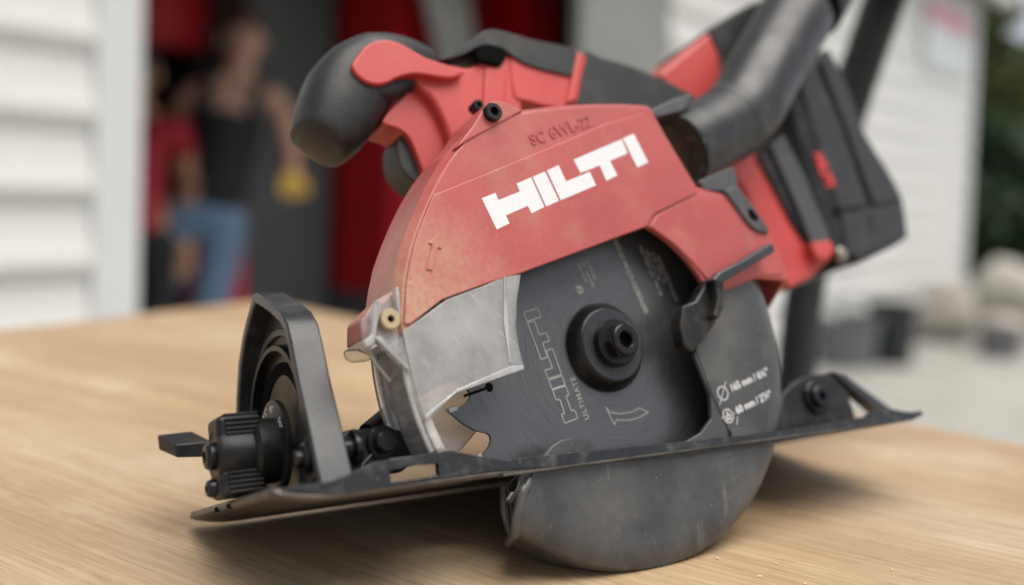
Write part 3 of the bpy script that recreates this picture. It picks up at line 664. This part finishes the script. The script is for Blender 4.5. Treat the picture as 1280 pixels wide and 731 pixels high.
CR = lathe('pipe_coupling', [(21.0, 8), (24, 8.5), (25, 11), (25, 40), (23.5, 42), (18, 42)], (0, 0, 0), 'knob_black', DP, 'X', seg=40, cap=False); along(CR, 8, 8, 8)
_d8 = (Vector((DPC[8][0], 0, DPC[8][1]))-Vector((DPC[7][0], 0, DPC[7][1]))).normalized()
CR.matrix_local = Matrix.Translation(Vector((DPC[8][0], 8, DPC[8][1]))*MM) @ _d8.to_track_quat('X', 'Z').to_matrix().to_4x4()
CLIP = slab('port_clip', [(60.6,74.5),(85.5,83.3),(86.9,80.4),(86.6,73.6),(77.0,69.9),(63.9,69.8)], -17.2, -12, 'clip_grey', DP, .8, 2)
slab('clip_latch', [(73.9,69.8),(83.7,72.7),(92.9,59.7),(98.0,51.1),(98.1,47.9),(89.8,49.4),(85.5,52.9)], -19.4, -15, 'clip_grey', DP, .9, 2)
slab('clip_slot', [(86.3,59.9),(89.6,60.4),(92.7,56.0),(90.9,53.9),(87.1,55.4)], -19.6, -19.2, 'hole_shade', DP, 0)

# ---- front grip, handle, motor, battery
def loft_xz(name, secs, mat, seg=28, yc=40, parent=SAW, sub=3, squash=1.0):
    """secs: (x, z, radius in plane, half width in y, tilt)"""
    path = smooth_pts([(s[0], yc, s[1]) for s in secs], sub, False)
    def lerp(k):
        out = []
        for i in range(len(secs)-1):
            for s in range(sub): out.append(secs[i][k]+(secs[i+1][k]-secs[i][k])*s/sub)
        return out+[secs[-1][k]]
    R1, R2 = lerp(2), lerp(3)
    bm = bmesh.new(); rings = []; P = [Vector(p) for p in path]
    for i, p in enumerate(P):
        t = (P[min(i+1, len(P)-1)]-P[max(i-1, 0)]).normalized(); s = Vector((-t.z, 0, t.x)); ring = []
        for j in range(seg):
            a = 2*math.pi*j/seg; ca, sa = math.cos(a), math.sin(a); e = .8
            u = math.copysign(abs(ca)**e, ca)*R1[i]; v_ = math.copysign(abs(sa)**e, sa)*R2[i]
            ring.append(bm.verts.new((p+s*u+Vector((0, 1, 0))*v_)*MM))
        rings.append(ring)
    for A_, B_ in zip(rings, rings[1:]):
        for j in range(seg): bm.faces.new((A_[j], A_[(j+1) % seg], B_[(j+1) % seg], B_[j]))
    bm.faces.new(rings[0]); bm.faces.new(rings[-1][::-1])
    return from_bm(name, bm, mat, parent, 50)
GC = [(-106.4,102.7),(-105.9,103.5),(-104.8,105.1),(-103.0,108.3),(-97.5,117.7),(-91.0,129.0),(-83.2,138.7),(-73.5,146.0),(-61.4,149.9),(-47.9,148.9)]
GRIP = loft_xz('front_grip', [(x, z, r1, r2) for (x, z), (r1, r2) in zip(GC, [(3, 4), (10, 12), (13.4, 15.5), (15, 17), (17.8, 18.5), (19.3, 19), (18.6, 19), (16, 18), (11.5, 15), (8.5, 11)])], 'rubber')
slab('grip_inlay', smooth_pts([(-95.1,134.2),(-90.9,141.0),(-85.6,146.8),(-77.8,149.9),(-69.2,149.0),(-57.7,143.5),(-45.5,140.8),(-37.3,138.4),(-46.4,134.0),(-63.0,134.3),(-72.6,131.6),(-78.9,128.1),(-85.3,126.7),(-91.1,128.8)], 3), 19.0, 44, 'red_handle', GRIP, 4.0, 4)
GL = [(-92.0,130.7),(-88.0,128.4),(-82.3,127.8),(-74.1,130.2),(-66.3,134.7),(-60.9,135.3)]
tube('grip_lip', smooth_pts([(x, 26+i, z) for i, (x, z) in enumerate(GL)], 3, False), [3]+[4.5]*2+[5.5]*3+[6.5]*3+[6.5]*3+[5.5]*3+[4], 'rubber', GRIP, 20)
NECK = slab('handle_neck', smooth_pts([(-59.6,142.4),(-42.4,144.4),(-31.6,144.0),(-21.2,150.4),(-5.0,153.3),(-3.4,141.1),(-6.3,119.2),(-20.8,113.8),(-28.2,106.7),(-38.3,100.3),(-46.4,99.8),(-48.9,111.6),(-53.8,124.2),(-60.9,132.4)], 3), 24, 52, 'red_handle', SAW, 5.0, 4)
slab('neck_strut', smooth_pts([(-78.3,114.1),(-68.0,126.2),(-57.9,134.6),(-42.4,130.4),(-36.8,110.2),(-47.2,97.3),(-58.5,88.0),(-62.2,96.4),(-65.6,107.2),(-71.5,111.5)], 3), 30, 50, 'red_handle', NECK, 4.0, 4)
slab('neck_ridge', [(-23.8,144.3),(-10.8,145.8),(-17.5,117.0),(-30.1,115.9)], 22.5, 30, 'red_handle', NECK, 1.5, 3)
HAND = slab('main_handle', smooth_pts([(-6.2,157.5),(2.6,156.0),(19.5,155.3),(39.4,158.7),(34.6,145.2),(27.2,128.7),(13.9,126.2),(-2.4,128.1),(-9.6,131.8)], 3), 23, 56, 'red_handle', SAW, 5.0, 4)
slab('handle_grip', smooth_pts([(-49.4,144.3),(-35.7,152.8),(-24.0,162.1),(-15.8,165.0),(-4.4,163.9),(7.3,162.3),(21.8,161.5),(34.4,158.9),(30.2,145.6),(16.3,145.4),(-0.1,148.0),(-9.1,152.6),(-14.2,155.5),(-24.2,155.1),(-36.4,148.4)], 3), 21.5, 58, 'rubber', HAND, 4.0, 4)
slab('trigger_gap', smooth_pts([(-28.7,150.9),(-22.6,155.1),(-13.6,154.6),(-11.3,152.2),(-15.1,145.7),(-24.1,145.9),(-28.4,146.7)], 3), 20.6, 24, 'hole_shade', HAND, .5, 1)  # black slab on the handle paints the shade of its opening
slab('handle_band', [(32.8,159.2),(37.7,157.9),(27.0,130.4),(20.1,128.0)], 20.8, 58, 'red_handle', HAND, 1.5, 3)
slab('handle_tail', smooth_pts([(38.5,159.5),(51.0,159.2),(66.7,157.3),(83.6,153.4),(103.7,146.4),(113.9,140.0),(99.1,128.0),(25.4,121.9)], 3), 24, 56, 'rubber', HAND, 4.0, 4)
MOT = lathe('motor_housing', [(22, 0), (40, 2), (42, 10), (42, 55), (38, 70), (30, 82), (18, 86), (.01, 86)], (24, 15, 22), 'red_handle', SAW, seg=48, cap=False)
lathe('motor_end', [(43, 48), (43.5, 52), (43, 56)], (24, 15, 22), 'rubber', MOT, seg=48, cap=False)
for i in range(9): box('motor_vent', (-6+i*7, 102, 6), (-3+i*7, 103.2, 38), 'hole_shade', MOT, .2)
slab('motor_cover', smooth_pts([(-70.1,105.4),(-65.5,112.9),(-59.6,114.2),(-55.0,102.4),(-53.0,86.6),(-59.5,84.4),(-66.2,89.1),(-70.1,95.6)], 3), 34, 52, 'rubber', SAW, 3.0, 3)
REAR = slab('rear_housing', [(101.5,162.2),(151.4,196.7),(156.9,183.4),(153.6,159.5),(150.9,115.5),(168.0,118.1),(179.1,86.6),(192.3,64.4),(215.6,62.6),(212.4,53.5),(188.6,40.7),(168.5,34.2),(155.7,44.8),(150.8,93.1),(115.3,145.5)], 38, 92, 'red_handle', SAW, 3.0, 3)
slab('rear_cap', smooth_pts([(149.2,195.4),(160.8,204.1),(181.0,215.5),(201.2,224.4),(220.3,227.5),(205.6,191.9),(164.9,159.8),(149.7,159.3),(152.8,179.7)], 3), 36, 90, 'rubber', REAR, 4.0, 3)
slab('vent_frame', [(164.6,114.7),(177.4,121.6),(193.7,91.1),(199.8,63.5),(190.9,57.5),(181.1,73.2)], 35.5, 88, 'black_plastic', REAR, 1.0, 2)
slab('vent_panel', [(174.3,121.2),(188.3,129.5),(200.2,95.4),(205.9,62.7),(190.4,57.5),(183.8,87.2)], 33.0, 86, 'clip_grey', REAR, 1.2, 2)
slab('rear_foot', [(186.2,59.8),(203.5,62.0),(205.6,56.1),(197.6,49.1),(187.4,51.1)], 30.5, 60, 'red_handle', REAR, 1.5, 3)
lathe('foot_screw', [(4, 2), (4, -2), (3, -3), (.01, -3)], (209, 31, 53), 'bolt_steel', REAR, seg=20, cap=False)
BAT = slab('battery', [(202.2,158.2),(223.8,176.0),(257.7,199.8),(264.4,182.9),(267.8,165.8),(272.2,138.6),(281.2,122.2),(290.3,105.8),(293.6,91.4),(288.8,67.1),(272.5,60.5),(234.1,49.9),(213.2,45.9),(208.8,57.9),(203.1,99.6)], 38, 112, 'battery_grey', SAW, 3.0, 3)
slab('battery_edge', [(203.6,154.6),(214.3,163.3),(225.2,121.6),(231.1,79.4),(223.7,50.6),(212.3,46.6),(207.6,57.6)], 36, 60, 'black_plastic', BAT, 1.2, 2)
slab('battery_panel', [(216.8,165.3),(235.6,182.1),(246.6,139.1),(251.8,86.0),(223.9,83.1),(219.8,121.9)], 35.0, 44, 'battery_grey', BAT, 1.2, 2)
slab('battery_panel', [(241.6,186.2),(253.7,194.7),(261.7,164.3),(266.1,137.3),(276.7,118.9),(285.4,91.5),(258.2,86.8),(250.5,137.2)], 35.0, 44, 'battery_grey', BAT, 1.2, 2)
slab('battery_panel', [(224.3,80.0),(287.3,88.3),(283.5,68.5),(231.9,52.3),(222.4,54.3)], 35.0, 44, 'battery_grey', BAT, 1.2, 2)
slab('battery_latch', [(220.6,84.4),(225.7,86.6),(228.7,82.5),(221.3,78.2)], 33.5, 37, 'knob_black', BAT, .6, 2)
slab('battery_latch', [(246.9,80.2),(253.9,82.6),(253.3,68.8),(246.8,67.6)], 34.6, 37, 'black_plastic', BAT, .6, 2)
slab('battery_latch', [(223.5,51.7),(249.9,59.0),(253.3,55.9),(228.2,48.7)], 33, 39, 'black_plastic', BAT, .6, 2)
for poly in logo_at(*[(211.5,118.2)][0], math.radians(-78), 22, 9):
    slab('battery_logo', poly, 34.7, 35.1, 'print_red', BAT, 0)
SAWPARTS = True

# ------------------------------------------------------------------ vacuum hose hanging behind the battery
HOSE = tube('vacuum_hose', smooth_pts([(0.180,0.600,1.203),(0.200,0.635,1.230),(0.242,0.700,1.286),(0.306,0.800,1.326),(0.341,0.860,1.310),(0.334,0.880,1.276),(0.321,0.890,1.223),(0.308,0.900,1.165),(0.298,0.910,1.105),(0.290,0.920,1.043),(0.285,0.930,0.980),(0.285,0.940,0.924),(0.286,0.950,0.866),(0.289,0.960,0.765)], 22, False), [.0195 if i % 2 else .0172 for i in range(13*22+1)], 'hose_black', None, 18, scale=1, up=(0, 1, .2))
tag(HOSE, 'black vacuum hose looping from the dust port down behind the battery and table', 'hose')

# ------------------------------------------------------------------ the sided building with an open bay
BLD = empty('sided_building', (-1.2110, 2.5, 0), math.radians(50.02)); tag(BLD, 'white vinyl sided building with a wide open bay', 'building')
def boards(x0, x1, z0, z1, pitch=.2):
    """lapped courses; each course is a board of its own"""
    prof = [(0.0, 1.0), (-.010, .62), (-.026, .30), (-.027, .22), (-.004, .02), (.012, 0.0), (.012, 1.0)]
    me = None; n = int((z1-z0)/pitch+.5)
    for i in range(n):
        if me is None:
            bm = bmesh.new(); A_ = [bm.verts.new((x0, y, f*pitch)) for y, f in prof]; B_ = [bm.verts.new((x1, y, f*pitch)) for y, f in prof]
            bm.faces.new(A_); bm.faces.new(B_[::-1])
            for j in range(len(prof)): bm.faces.new((A_[j], B_[j], B_[(j+1) % len(prof)], A_[(j+1) % len(prof)]))
            o = from_bm('siding_board', bm, 'siding', BLD, None); me = o.data
        else:
            o = bpy.data.objects.new('siding_board', me); COL.objects.link(o); o.parent = BLD
        o.location = (0, 0, z0+i*pitch)
def bbox(name, lo, hi, mat, bev=.004, parent=None): return box(name, lo, hi, mat, parent or BLD, bev, 2, 1)
boards(-1.8, .112, .0, 3.0); boards(3.05, 8.36, .0, 3.0)
bbox('wall_core', (-1.8, .014, 0), (.11, .12, 3.0), 'trim_white'); bbox('wall_core', (3.05, .014, 0), (8.42, .12, 3.0), 'trim_white')
bbox('bay_trim', (.115, -.022, 0), (.245, .05, 3.0), 'trim_white'); bbox('corner_trim', (8.36, -.03, 0), (8.47, .13, 3.0), 'trim_white')
bbox('bay_panel', (2.30, -.012, 0), (3.045, .04, 2.12), 'panel_grey')  # flat grey panel between the bay opening and the right siding
for i in range(3): bbox('panel_rib', (2.34, -.02, .35+i*.55), (3.0, -.0125, .39+i*.55), 'panel_grey', .002)
bbox('bay_header', (.25, 0, 2.125), (3.045, .12, 3.0), 'trim_white')  # out of view, set low to keep the sun off the people inside
bbox('interior_floor', (-1.8, .13, .0), (8.6, 2.6, .03), 'floor_dark'); bbox('interior_wall', (-1.8, 2.6, 0), (8.6, 2.72, 3.0), 'wall_dark')
bbox('partition', (-.4, .14, .03), (-.34, 2.6, 3.0), 'wall_dark'); bbox('partition', (3.5, .14, .03), (3.56, 2.6, 3.0), 'wall_dark')  # unseen side walls, added to keep the bay interior dark
bbox('end_wall', (8.36, .131, 0), (8.47, 2.72, 3.0), 'trim_white')
bbox('roof', (-1.9, -.18, 3.001), (8.8, 2.9, 3.12), 'roof_grey'); bbox('gutter', (-1.9, -.28, 2.96), (8.8, -.185, 3.06), 'trim_white')  # roof slab out of view, added to block light from the bay

def bthing(name, label, cat, group=None):
    o = empty(name, (0, 0, 0)); o.matrix_world = Matrix.Translation((-1.2110, 2.5, 0)) @ Matrix.Rotation(math.radians(50.02), 4, 'Z'); return tag(o, label, cat, group)
def cabinet(label, lo, hi, mat):
    t = bthing('cabinet', label, 'cabinet')
    bbox('carcass', lo, hi, mat, .01, t); bbox('door', (lo[0]+.02, lo[1]-.022, lo[2]+.06), (hi[0]-.02, lo[1]-.001, hi[2]-.03), mat, .006, t)
    bbox('handle', (hi[0]-.06, lo[1]-.04, (lo[2]+hi[2])/2-.06), (hi[0]-.045, lo[1]-.0225, (lo[2]+hi[2])/2+.06), 'bolt_steel', .003, t)
cabinet('tall red cabinet inside the bay, left of the leaning grey plank', (2.06, .93, .55), (2.44, 1.35, 2.6), 'cabinet_red')
cabinet('tall red cabinet inside the bay, right of the leaning grey plank', (2.78, .74, .03), (3.10, 1.15, 2.6), 'cabinet_red')
cabinet('dark grey locker inside the bay behind the person', (1.50, 1.36, .03), (2.04, 1.80, 2.2), 'locker_grey')
cabinet('low red tool chest at the knees of the person', (1.02, 1.0, .03), (1.30, 1.4, .99), 'cabinet_red')
cabinet('red wall cabinet high behind the head of the person', (1.05, 1.7, 1.72), (1.72, 2.1, 2.3), 'cabinet_red')
t = bthing('leaning_plank', 'light grey plank leaning between two red cabinets inside the bay', 'plank')
pk = slab('board', [(2.42, .72), (2.60, .55), (2.16, 2.25), (1.84, 2.25)], .60, .64, 'beam_grey', t, .004, 2, 'Y', scale=1)
t = bthing('bench_base', 'grey plinth under the tall red cabinet in the bay', 'plinth')
bbox('block', (2.05, .94, .03), (2.46, 1.36, .548), 'locker_grey', .01, t)
# faded sign on the far end of the facade
sg = bthing('wall_sign', 'faded pale sign with a pink band at the far end of the wall', 'sign')
bbox('board', (6.9, -.055, 2.22), (8.1, -.030, 2.80), 'sign_pale', .004, sg); bbox('band', (6.9, -.06, 2.58), (8.1, -.0555, 2.76), 'sign_pink', .001, sg)

# ------------------------------------------------------------------ people in the bay
def skin_mesh(name, joints, edges, mat, parent, sub=2):
    """joints: name -> (x, y, z, radius or (rx, ry)); grown with the Skin modifier and baked"""
    names = list(joints); me = bpy.data.meshes.new(name)
    me.from_pydata([joints[n][:3] for n in names], [(names.index(a), names.index(b)) for a, b in edges], [])
    o = bpy.data.objects.new(name, me); COL.objects.link(o)
    m = o.modifiers.new('skin', 'SKIN'); m.use_smooth_shade = True
    for i, n in enumerate(names):
        r = joints[n][3]; me.skin_vertices[0].data[i].radius = r if isinstance(r, tuple) else (r, r)
    me.skin_vertices[0].data[0].use_root = True
    s = o.modifiers.new('sub', 'SUBSURF'); s.levels = sub; s.render_levels = sub
    dg = bpy.context.evaluated_depsgraph_get(); dg.update()
    nm = bpy.data.meshes.new_from_object(o.evaluated_get(dg)); nm.name = name
    bpy.data.objects.remove(o); nm.materials.clear()
    return link(name, nm, mat, parent, 180)
def ball(name, c, r, mat, parent, seg=20):
    bm = bmesh.new(); bmesh.ops.create_uvsphere(bm, u_segments=seg, v_segments=seg//2+2, radius=1)
    for v_ in bm.verts: v_.co = Vector((c[0]+v_.co.x*r[0], c[1]+v_.co.y*r[1], c[2]+v_.co.z*r[2]))
    return from_bm(name, bm, mat, parent, 180)
def person(root, h, skin, top, legs, hair, sleeve, arm_r, arm_l, glove=None, foot_shift=(0, 0), hair_long=True, lean=0.0):
    """root local frame: x to the person's image right, -y towards the viewer; arm_*: elbow and wrist positions"""
    k_ = h/1.70; fx, fy = foot_shift
    J = {'pelvis': (0, 0, .93, (.125, .095)), 'waist': (0, 0, 1.08, (.115, .085)), 'chest': (0, -.01, 1.26, (.135, .10)), 'shl': (0, 0, 1.38, (.10, .07)), 'neck': (0, .0, 1.455, .052), 'nape': (0, -.01, 1.50, .05), 'head': (0, -.015, 1.58, (.068, .085)), 'crown': (0, -.01, 1.655, (.058, .07)),
         'sr': (-.165, .0, 1.375, .05), 'er': arm_r[0]+(.038,), 'wr': arm_r[1]+(.027,), 'sl': (.165, 0, 1.375, .05), 'el': arm_l[0]+(.038,), 'wl': arm_l[1]+(.027,),
         'hr': (-.09+fx*.2, fy*.2, .86, .085), 'kr': (-.10+fx*.6, -.03+fy*.6, .50, .058), 'ar': (-.11+fx, .02+fy, .10, .042), 'tr': (-.12+fx, -.13+fy, .045, .036),
         'hl': (.09+fx*.2, fy*.2, .86, .085), 'kl': (.10+fx*.6, -.03+fy*.6, .50, .058), 'al': (.11+fx, .02+fy, .10, .042), 'tl': (.12+fx, -.13+fy, .045, .036)}
    E = [('pelvis', 'waist'), ('waist', 'chest'), ('chest', 'shl'), ('shl', 'neck'), ('neck', 'nape'), ('nape', 'head'), ('head', 'crown'), ('shl', 'sr'), ('sr', 'er'), ('er', 'wr'), ('shl', 'sl'), ('sl', 'el'), ('el', 'wl'),
         ('pelvis', 'hr'), ('hr', 'kr'), ('kr', 'ar'), ('ar', 'tr'), ('pelvis', 'hl'), ('hl', 'kl'), ('kl', 'al'), ('al', 'tl')]
    J = {n: ((v_[0]+lean*max(0, v_[2]-.9) if n not in ('er', 'wr', 'el', 'wl') else v_[0],)+v_[1:]) for n, v_ in J.items()}; hx = lean*.66*k_
    sc_ = lambda d: {n: (v_[0]*k_, v_[1]*k_, v_[2]*k_, tuple(x*k_ for x in v_[3]) if isinstance(v_[3], tuple) else v_[3]*k_) for n, v_ in d.items()}
    S = sc_(J); body = skin_mesh('body', S, E, skin, root)
    grow = lambda ns, e: {n: S[n][:3]+((tuple(x+e for x in S[n][3]) if isinstance(S[n][3], tuple) else S[n][3]+e),) for n in ns}
    S['belt'] = (0, 0, 1.0*k_, (.118*k_, .088*k_))
    skin_mesh('trousers', grow(('pelvis', 'belt', 'hr', 'kr', 'ar', 'hl', 'kl', 'al'), .014), [('pelvis', 'belt')] + [e for e in E if e[0] in ('pelvis', 'hr', 'kr', 'hl', 'kl') and e[1] in ('hr', 'kr', 'ar', 'hl', 'kl', 'al')], legs, root)
    ts = ['waist', 'pelvis', 'chest', 'shl']; te = [('waist', 'pelvis'), ('waist', 'chest'), ('chest', 'shl')]
    d = {n: S[n][:3]+(max(S[n][3])+.008,) for n in ts}; d['shl'] = (d['shl'][0], d['shl'][1], d['shl'][2]-.03*k_, d['shl'][3])
    if sleeve:
        d.update(grow(('sr', 'sl'), .014)); te += [('shl', 'sr'), ('shl', 'sl')]
        for a, b in (('sr', 'er'), ('sl', 'el')):
            m_ = [S[a][i]*.45+S[b][i]*.55 for i in range(3)]; d[a+'c'] = (*m_, .056*k_); te.append((a, a+'c'))
    skin_mesh('shirt', d, te, top, root)
    if not sleeve:
        for s in (-1, 1): tube('strap', [((s*x+lean*(z-.9))*k_, y*k_, z*k_) for x, y, z in ((.075, -.118, 1.27), (.085, -.112, 1.34), (.098, -.075, 1.405), (.10, -.01, 1.435), (.098, .06, 1.40), (.085, .10, 1.32))], .022*k_, top, root, 10, scale=1)
    hz = 1.585*k_
    ball('hair', (hx, .03*k_, hz+.035*k_), (.088*k_, .095*k_, .098*k_), hair, root)
    if hair_long: ball('hair', (hx, .075*k_, hz-.05*k_), (.075*k_, .05*k_, .13*k_), hair, root)
    for s in (-1, 1):
        ball('eye', (hx+s*.031*k_, -.094*k_, hz+.005), (.011, .008, .008), 'eye', root, 10)
        ball('ear', (hx+s*.078*k_, -.005, hz-.005), (.012, .022, .032), skin, root, 12)
        ball('shoe', (s*.115*k_+fx*k_, -.06*k_+fy*k_, .045), (.05, .14, .045), 'shoe_dark', root, 16)
    ball('nose', (hx, -.105*k_, hz-.025), (.013, .018, .024), skin, root, 10)
    ball('mouth', (hx, -.092*k_, hz-.065), (.026, .010, .009), 'lips', root, 10)
    # hands: palm and five fingers
    for arm, s in ((arm_r, -1), (arm_l, 1)):
        e, wr = Vector(arm[0])*k_, Vector(arm[1])*k_; f = (wr-e).normalized(); side = Vector((0, -1, 0)).cross(f).normalized(); hm = glove if (glove and s == 1) else skin
        g = 1.35 if (glove and s == 1) else 1.0
        HJ = {'w': (*wr, .026*g), 'p': (*(wr+f*.055), (.040*g, .018*g)), 'k': (*(wr+f*.09), (.042*g, .016*g))}; HE = [('w', 'p'), ('p', 'k')]
        for q in range(4):
            b = wr+f*.095+side*(q-1.5)*.021*g; ln = (.052, .064, .060, .044)[q]
            b2 = b+f*ln*.55+Vector((0, -.012, 0)); b3 = b2+f*ln*.5+Vector((0, -.022, 0))
            HJ['a%d' % q] = (*b, .0095*g); HJ['b%d' % q] = (*b2, .009*g); HJ['c%d' % q] = (*b3, .0075*g); HE += [('k', 'a%d' % q), ('a%d' % q, 'b%d' % q), ('b%d' % q, 'c%d' % q)]
        th = wr+f*.03-side*s*.035; HJ['t1'] = (*th, .011*g); HJ['t2'] = (*(th+f*.035-side*s*.018), .0095*g); HE += [('p', 't1'), ('t1', 't2')]
        skin_mesh('glove' if (glove and s == 1) else 'hand', HJ, HE, hm, root, 1)
def place_person(lx, ly, rz, label):
    o = empty('person'); o.matrix_world = Matrix.Translation((-1.2110, 2.5, .03)) @ Matrix.Rotation(math.radians(50.02), 4, 'Z') @ Matrix.Translation((lx, ly, 0)) @ Matrix.Rotation(rz, 4, 'Z')
    return tag(o, label, 'person')
p = place_person(.98, .76, math.radians(-36), 'person in black tank top and jeans with a yellow glove, standing in the bay')
person(p, 1.72, 'skin', 'black_cloth', 'denim', 'hair_brown', False, ((-.21, .12, 1.14), (-.13, .20, .99)), ((.285, -.02, 1.17), (.29, -.15, 1.08)), 'glove_yellow', (-.20, 0), True, .14)
p = place_person(.71, .86, math.radians(-40), 'person in a red shirt half hidden by the white bay trim')
person(p, 1.54, 'skin_tan', 'red_cloth', 'black_cloth', 'hair_dark', True, ((-.25, .0, 1.12), (-.22, -.12, .95)), ((.215, .06, 1.14), (.20, .02, .92)), None, (0, 0), False)

# ------------------------------------------------------------------ things piled along the wall on the right
def sack(x, y, s, label, mat, seed, sq=.75):
    r = random.Random(seed); bm = bmesh.new(); bmesh.ops.create_icosphere(bm, subdivisions=3, radius=1)
    ph = [r.uniform(0, 6) for _ in range(6)]
    for v_ in bm.verts:
        c = v_.co; n = 1+.10*math.sin(4*c.x+ph[0])+.08*math.sin(5*c.y+ph[1])+.07*math.sin(6*c.z+ph[2])+.04*math.sin(13*c.x+9*c.z+ph[3])
        v_.co = Vector((c.x*s*n, c.y*s*.8*n, max(-.92, c.z)*s*sq*n+s*sq*.90))
    o = from_bm('sack', bm, mat, None, 180); o.location = (x, y, 0); o.rotation_euler = (0, 0, r.uniform(0, 3)); return tag(o, label, 'sack', 'sacks piled by the wall')
sack(3.78, 7.3, .20, 'cream filled sack lying in front of the dark round pail', 'sack_tan', 1)
sack(4.22, 8.0, .31, 'tall pale sack at the corner of the building', 'sack_white', 2, 1.15)
sack(3.50, 7.7, .27, 'wide tan sack between the corner sack and the dark bin', 'sack_tan', 3, .9)
sack(4.75, 8.6, .26, 'pale sack beyond the corner of the building', 'sack_white', 4, .9)
def pail(name, x, y, r, h, mat, label, cat, lid=False):
    t = empty(name, (x, y, 0)); tag(t, label, cat)
    lathe('shell', [(r*.82, 0), (r*.97, h*.96), (r*1.06, h*.96), (r*1.06, h), (r*.93, h), (r*.8, .02), (.001, .02)], (0, 0, 0), mat, t, 'Z', 28, scale=1, cap=False)
    tube('handle', [(r*1.05*math.cos(a), r*1.05*math.sin(a)*.3-.0, h*.9-math.sin(a)*.12) for a in [math.pi*i/12 for i in range(13)]], .006, 'bolt_steel', t, 6, scale=1)
pail('waste_bin', 2.62, 6.55, .17, .42, 'bin_dark', 'dark bin standing by the wall beside the grey tub', 'bin')
pail('grey_tub', 2.26, 6.45, .24, .34, 'bin_grey', 'grey tub standing by the wall under the saw battery', 'tub')
pail('white_bucket', 2.30, 7.05, .12, .62, 'sack_white', 'tall pale bucket behind the grey tub', 'bucket')
pail('round_pail', 3.60, 7.0, .15, .22, 'bin_grey', 'small dark pail among the sacks by the wall', 'pail')

# ------------------------------------------------------------------ trees and hedge beyond the corner
def tree(x, y, h, r, mat, label, cat, seed, n=2600, low=.25, leaf=.10, group=None, name='leafy_tree'):
    rr = random.Random(seed); t = empty(name, (x, y, 0)); tag(t, label, cat, group)
    path = [(rr.uniform(-.05, .05)*i, rr.uniform(-.05, .05)*i, h*.75*i/5) for i in range(6)]
    tube('trunk', path, [h*.03*(1-.13*i) for i in range(6)], 'bark', t, 10, scale=1, up=(0, 1, .1))
    for i in range(5):
        a = rr.uniform(0, 6.28); z = h*rr.uniform(.3, .6); L_ = r*rr.uniform(.5, .8)
        tube('limb', [(0, 0, z), (math.cos(a)*L_*.5, math.sin(a)*L_*.5, z+L_*.35), (math.cos(a)*L_, math.sin(a)*L_, z+L_*.6)], [h*.014, h*.01, h*.004], 'bark', t, 8, scale=1)
    cl = [(Vector((rr.gauss(0, .45)*r, rr.gauss(0, .45)*r, h*(low+(1-low)*rr.random()**.8))), rr.uniform(.22, .42)*r) for _ in range(34)]
    bm = bmesh.new()
    for _ in range(n):
        c, s = rr.choice(cl); d = Vector((rr.gauss(0, 1), rr.gauss(0, 1), rr.gauss(0, 1))).normalized()*s*rr.random()**.4
        p = c+d; u = Vector((rr.gauss(0, 1), rr.gauss(0, 1), rr.gauss(0, .5))).normalized(); v_ = u.cross(Vector((rr.gauss(0, 1), rr.gauss(0, 1), 1))).normalized(); l_ = leaf*rr.uniform(.6, 1.4)
        if p.z < .05: continue
        bm.faces.new([bm.verts.new(q) for q in (p-u*l_, p+v_*l_*.5, p+u*l_, p-v_*l_*.5)])
    from_bm('crown', bm, mat, t, None, False)
for i, (x, y, h, r, mt, lb) in enumerate([(7.2, 15.0, 2.4, 1.0, 'leaf_dark', 'dark dense bush directly beyond the building corner'), (8.4, 16.0, 2.3, 1.0, 'leaf_dark', 'dark bush at the right edge of the yard'),
        (10.0, 20.8, 6.4, 1.0, 'leaf_light', 'tall narrow green tree touching the building corner'), (11.7, 23.5, 4.9, 2.0, 'leaf_light', 'olive green tree behind the dark bushes'), (13.7, 25.5, 4.7, 2.2, 'leaf_light', 'olive green tree furthest right behind the dark bushes')]):
    tree(x, y, h, r, mt, lb, 'bush' if 'bush at' in lb or 'bush dir' in lb else 'tree', 20+i, low=.06, leaf=.14, n=5200, group='trees and bushes beyond the building')
# sawdust and splinters on the table
def sawdust():
    r = random.Random(3); bm = bmesh.new()
    for _ in range(90):
        x, y = r.uniform(.02, .34), r.uniform(.26, .75); a = r.uniform(0, 3.14); l_ = r.choice((.0004, .0005, .0006, .0009, .0022)); w_ = .0004
        u = Vector((math.cos(a), math.sin(a), 0)); v_ = Vector((-u.y, u.x, 0)); c = Vector((x, y, TABLE_Z+.0004)); up = Vector((0, 0, w_*.7))
        vs = [bm.verts.new(c+q) for q in (-u*l_-v_*w_, u*l_-v_*w_, u*l_+v_*w_, -u*l_+v_*w_, up-u*l_*.6, up+u*l_*.6)]
        for f in ((0, 1, 5, 4), (1, 2, 5), (2, 3, 4, 5), (3, 0, 4), (3, 2, 1, 0)): bm.faces.new([vs[i] for i in f])
    o = from_bm('sawdust', bm, 'sawdust', None, None); tag(o, 'scattered crumbs of sawdust and splinters on the plywood', 'sawdust', kind='stuff')
sawdust()
